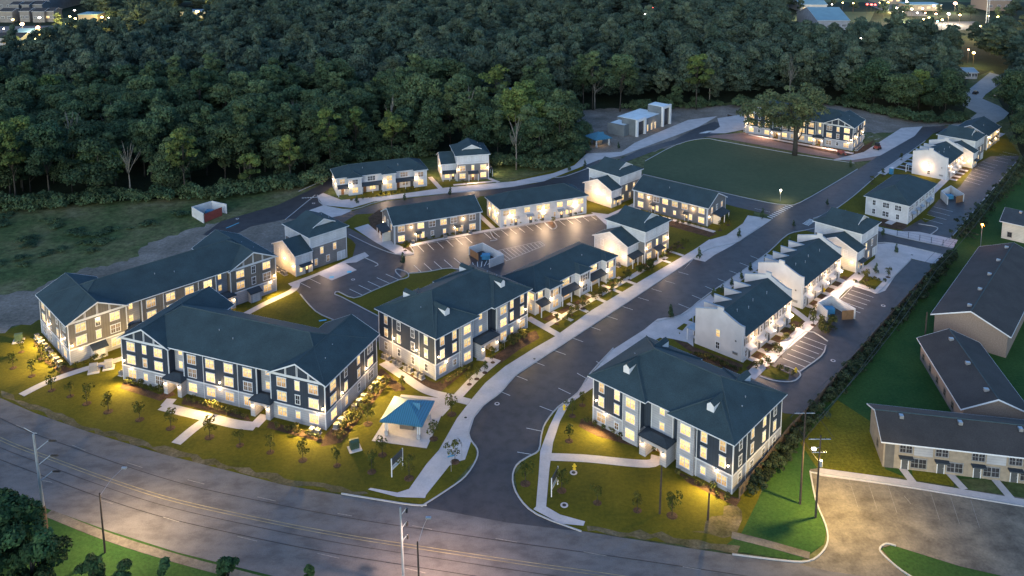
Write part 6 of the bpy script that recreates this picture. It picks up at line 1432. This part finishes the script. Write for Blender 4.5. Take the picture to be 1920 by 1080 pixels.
for px, py, r, m, pw in [(1515, 17.5, 1.0, 'lampwhite', 9000), (1526, 17.7, 1.0, 'lampwhite', 0), (1536, 18, 1.0, 'lampwhite', 9000), (1626, 8, 1.0, 'lampred', 0), (1634, 8.5, 1.2, 'lampred', 0), (1641, 8.8, 1.0, 'lampred', 0), (1691, 21, 1.2, 'lampwhite', 25000), (1681, 15, 1.0, 'lampwhite', 12000), (1730, 16, 1.0, 'lamppink', 0), (1751, 11, 1.3, 'lamppink', 8000), (1791, 6, 1.7, 'lamppink', 12000), (1755, 26, 1.0, 'lamppink', 0), (1779, 26, 1.3, 'lampwhite', 20000), (1800, 28, .9, 'lampyellow', 0), (1872, 32, 1.2, 'lampyellow', 12000), (1836, 49, 1.1, 'lampyellow', 12000), (1840, 57, .7, 'lamppink', 0), (1741, 84, .6, 'lampwhite', 0), (1816, 93, .6, 'lamppink', 1500), (1826, 99, .9, 'lampyellow', 3000), (1720, 24, .8, 'lampwhite', 0), (1735, 24, .7, 'lamppink', 0), (1742, 33, .8, 'lampyellow', 0), (1732, 36, .8, 'lampyellow', 9000), (1767, 37, .9, 'lampyellow', 0), (1724, 44, .7, 'lamporange', 0), (1750, 40, .8, 'lampcyan', 6000), (1758, 40, .6, 'lampcyan', 0), (1854, 30, .6, 'lampyellow', 0), (1700, 3, 1.1, 'lampwhite', 0), (1665, 5, 1.1, 'lampyellow', 9000), (1580, 5, .7, 'lampyellow', 0), (1560, 8, .6, 'lampwhite', 0), (1600, 6, .7, 'lampyellow', 0), (1650, 5, .7, 'lampyellow', 0), (1710, 17, .9, 'lampwhite', 0)]:
    far_lamp(px, py, 8, r, m, 'glowing lamp of the distant shops at the upper right', 'distant lamps at the upper right', pw)
for px, py, r, m in [(1223, 14, .8, 'lampred'), (1187, 15, .6, 'lampwhite'), (1148, 32, .6, 'lampwhite'), (1210, 27, .8, 'lampwhite'), (695, 13, .6, 'lamppink'), (1284, 30, .6, 'lampwhite'), (1345, 33, .6, 'lampwhite'), (1614, 72, .5, 'lampwhite')]: far_lamp(px, py, 17, r, m, 'tiny light showing through the distant wood', 'tiny lights in the wood')
def mast(px, py, h, label):
    g = G(px, py); b = thing('radio_mast', label, 'mast', (g.x, g.y, 0)); m = MB()
    for s, t in ((-1, -1), (1, -1), (0, 1)): m.tube([(s*.9, t*.9, 0), (s*.45, t*.45, h)], .16, 4)
    for i in range(int(h / 3)): z = i * 3; m.tube([(-.9, -.9, z), (.8, -.85, z + 3)], .08, 3).tube([(.9, -.9, z), (0, .9, z + 3)], .08, 3)
    m.build('lattice', MT['galv'], b)
mast(1849, 53, 60, 'tall grey radio mast at the top right')
far_trees = [(1500, 24), (1480, 18), (1560, 20), (1600, 22), (1460, 30), (1760, 32), (1800, 36), (1820, 34), (1870, 44), (1890, 38), (1700, 30), (1690, 44), (1655, 36), (1905, 30), (110, 62), (150, 70), (190, 70), (230, 60), (200, 44), (260, 40), (290, 34), (20, 100), (106, 12)]
for i, (px, py) in enumerate(far_trees):
    g = G(px, py); b = thing('town_tree', 'dark round tree among the distant lamps', 'tree', (g.x, g.y, 0), i, 'trees of the distant town'); s = random.uniform(.55, .8); b.scale = (s, s, s); mobj('crown', FAR_VAR[i % 6], b); mobj('trunk', FT_VAR[i % 6][1], b)

# ------------------------------------------------------------------ sky and light
wd = bpy.data.worlds.new('World'); S.world = wd; wd.use_nodes = True; nt = wd.node_tree
sky = nt.nodes.new('ShaderNodeTexSky'); sky.sky_type = 'NISHITA'; sky.sun_disc = False; sky.sun_elevation = R(14.0); sky.sun_rotation = R(200); sky.air_density = 1.0; sky.dust_density = 1.5; sky.ozone_density = 2.5
bg = nt.nodes['Background']; tint = nt.nodes.new('ShaderNodeMix'); tint.data_type = 'RGBA'; tint.blend_type = 'MULTIPLY'; tint.inputs[0].default_value = 1; tint.inputs[7].default_value = (.76, .94, 1.12, 1)
nt.links.new(sky.outputs[0], tint.inputs[6]); nt.links.new(tint.outputs[2], bg.inputs[0]); bg.inputs[1].default_value = .33
sd = bpy.data.lights.new('sun', 'SUN'); sd.energy = .12; sd.angle = R(14); sd.color = (1, .86, .72); so = bpy.data.objects.new('sun', sd); COL.objects.link(so)
so.rotation_euler = (R(62), 0, R(-20))

S.view_settings.view_transform = 'Standard'; S.view_settings.look = 'None'; S.view_settings.exposure = 0; S.view_settings.gamma = 1
S.render.engine = 'CYCLES'; cy = S.cycles; cy.use_denoising = True; cy.max_bounces = 4; cy.diffuse_bounces = 2; cy.glossy_bounces = 2; cy.transmission_bounces = 2; cy.transparent_max_bounces = 4
cy.sample_clamp_indirect = 4; cy.use_light_tree = True; cy.caustics_reflective = False; cy.caustics_refractive = False
try: cy.denoiser = 'OPENIMAGEDENOISE'
except Exception: pass
print('objects', len(bpy.data.objects), 'lights', len([o for o in bpy.data.objects if o.type == 'LIGHT']))
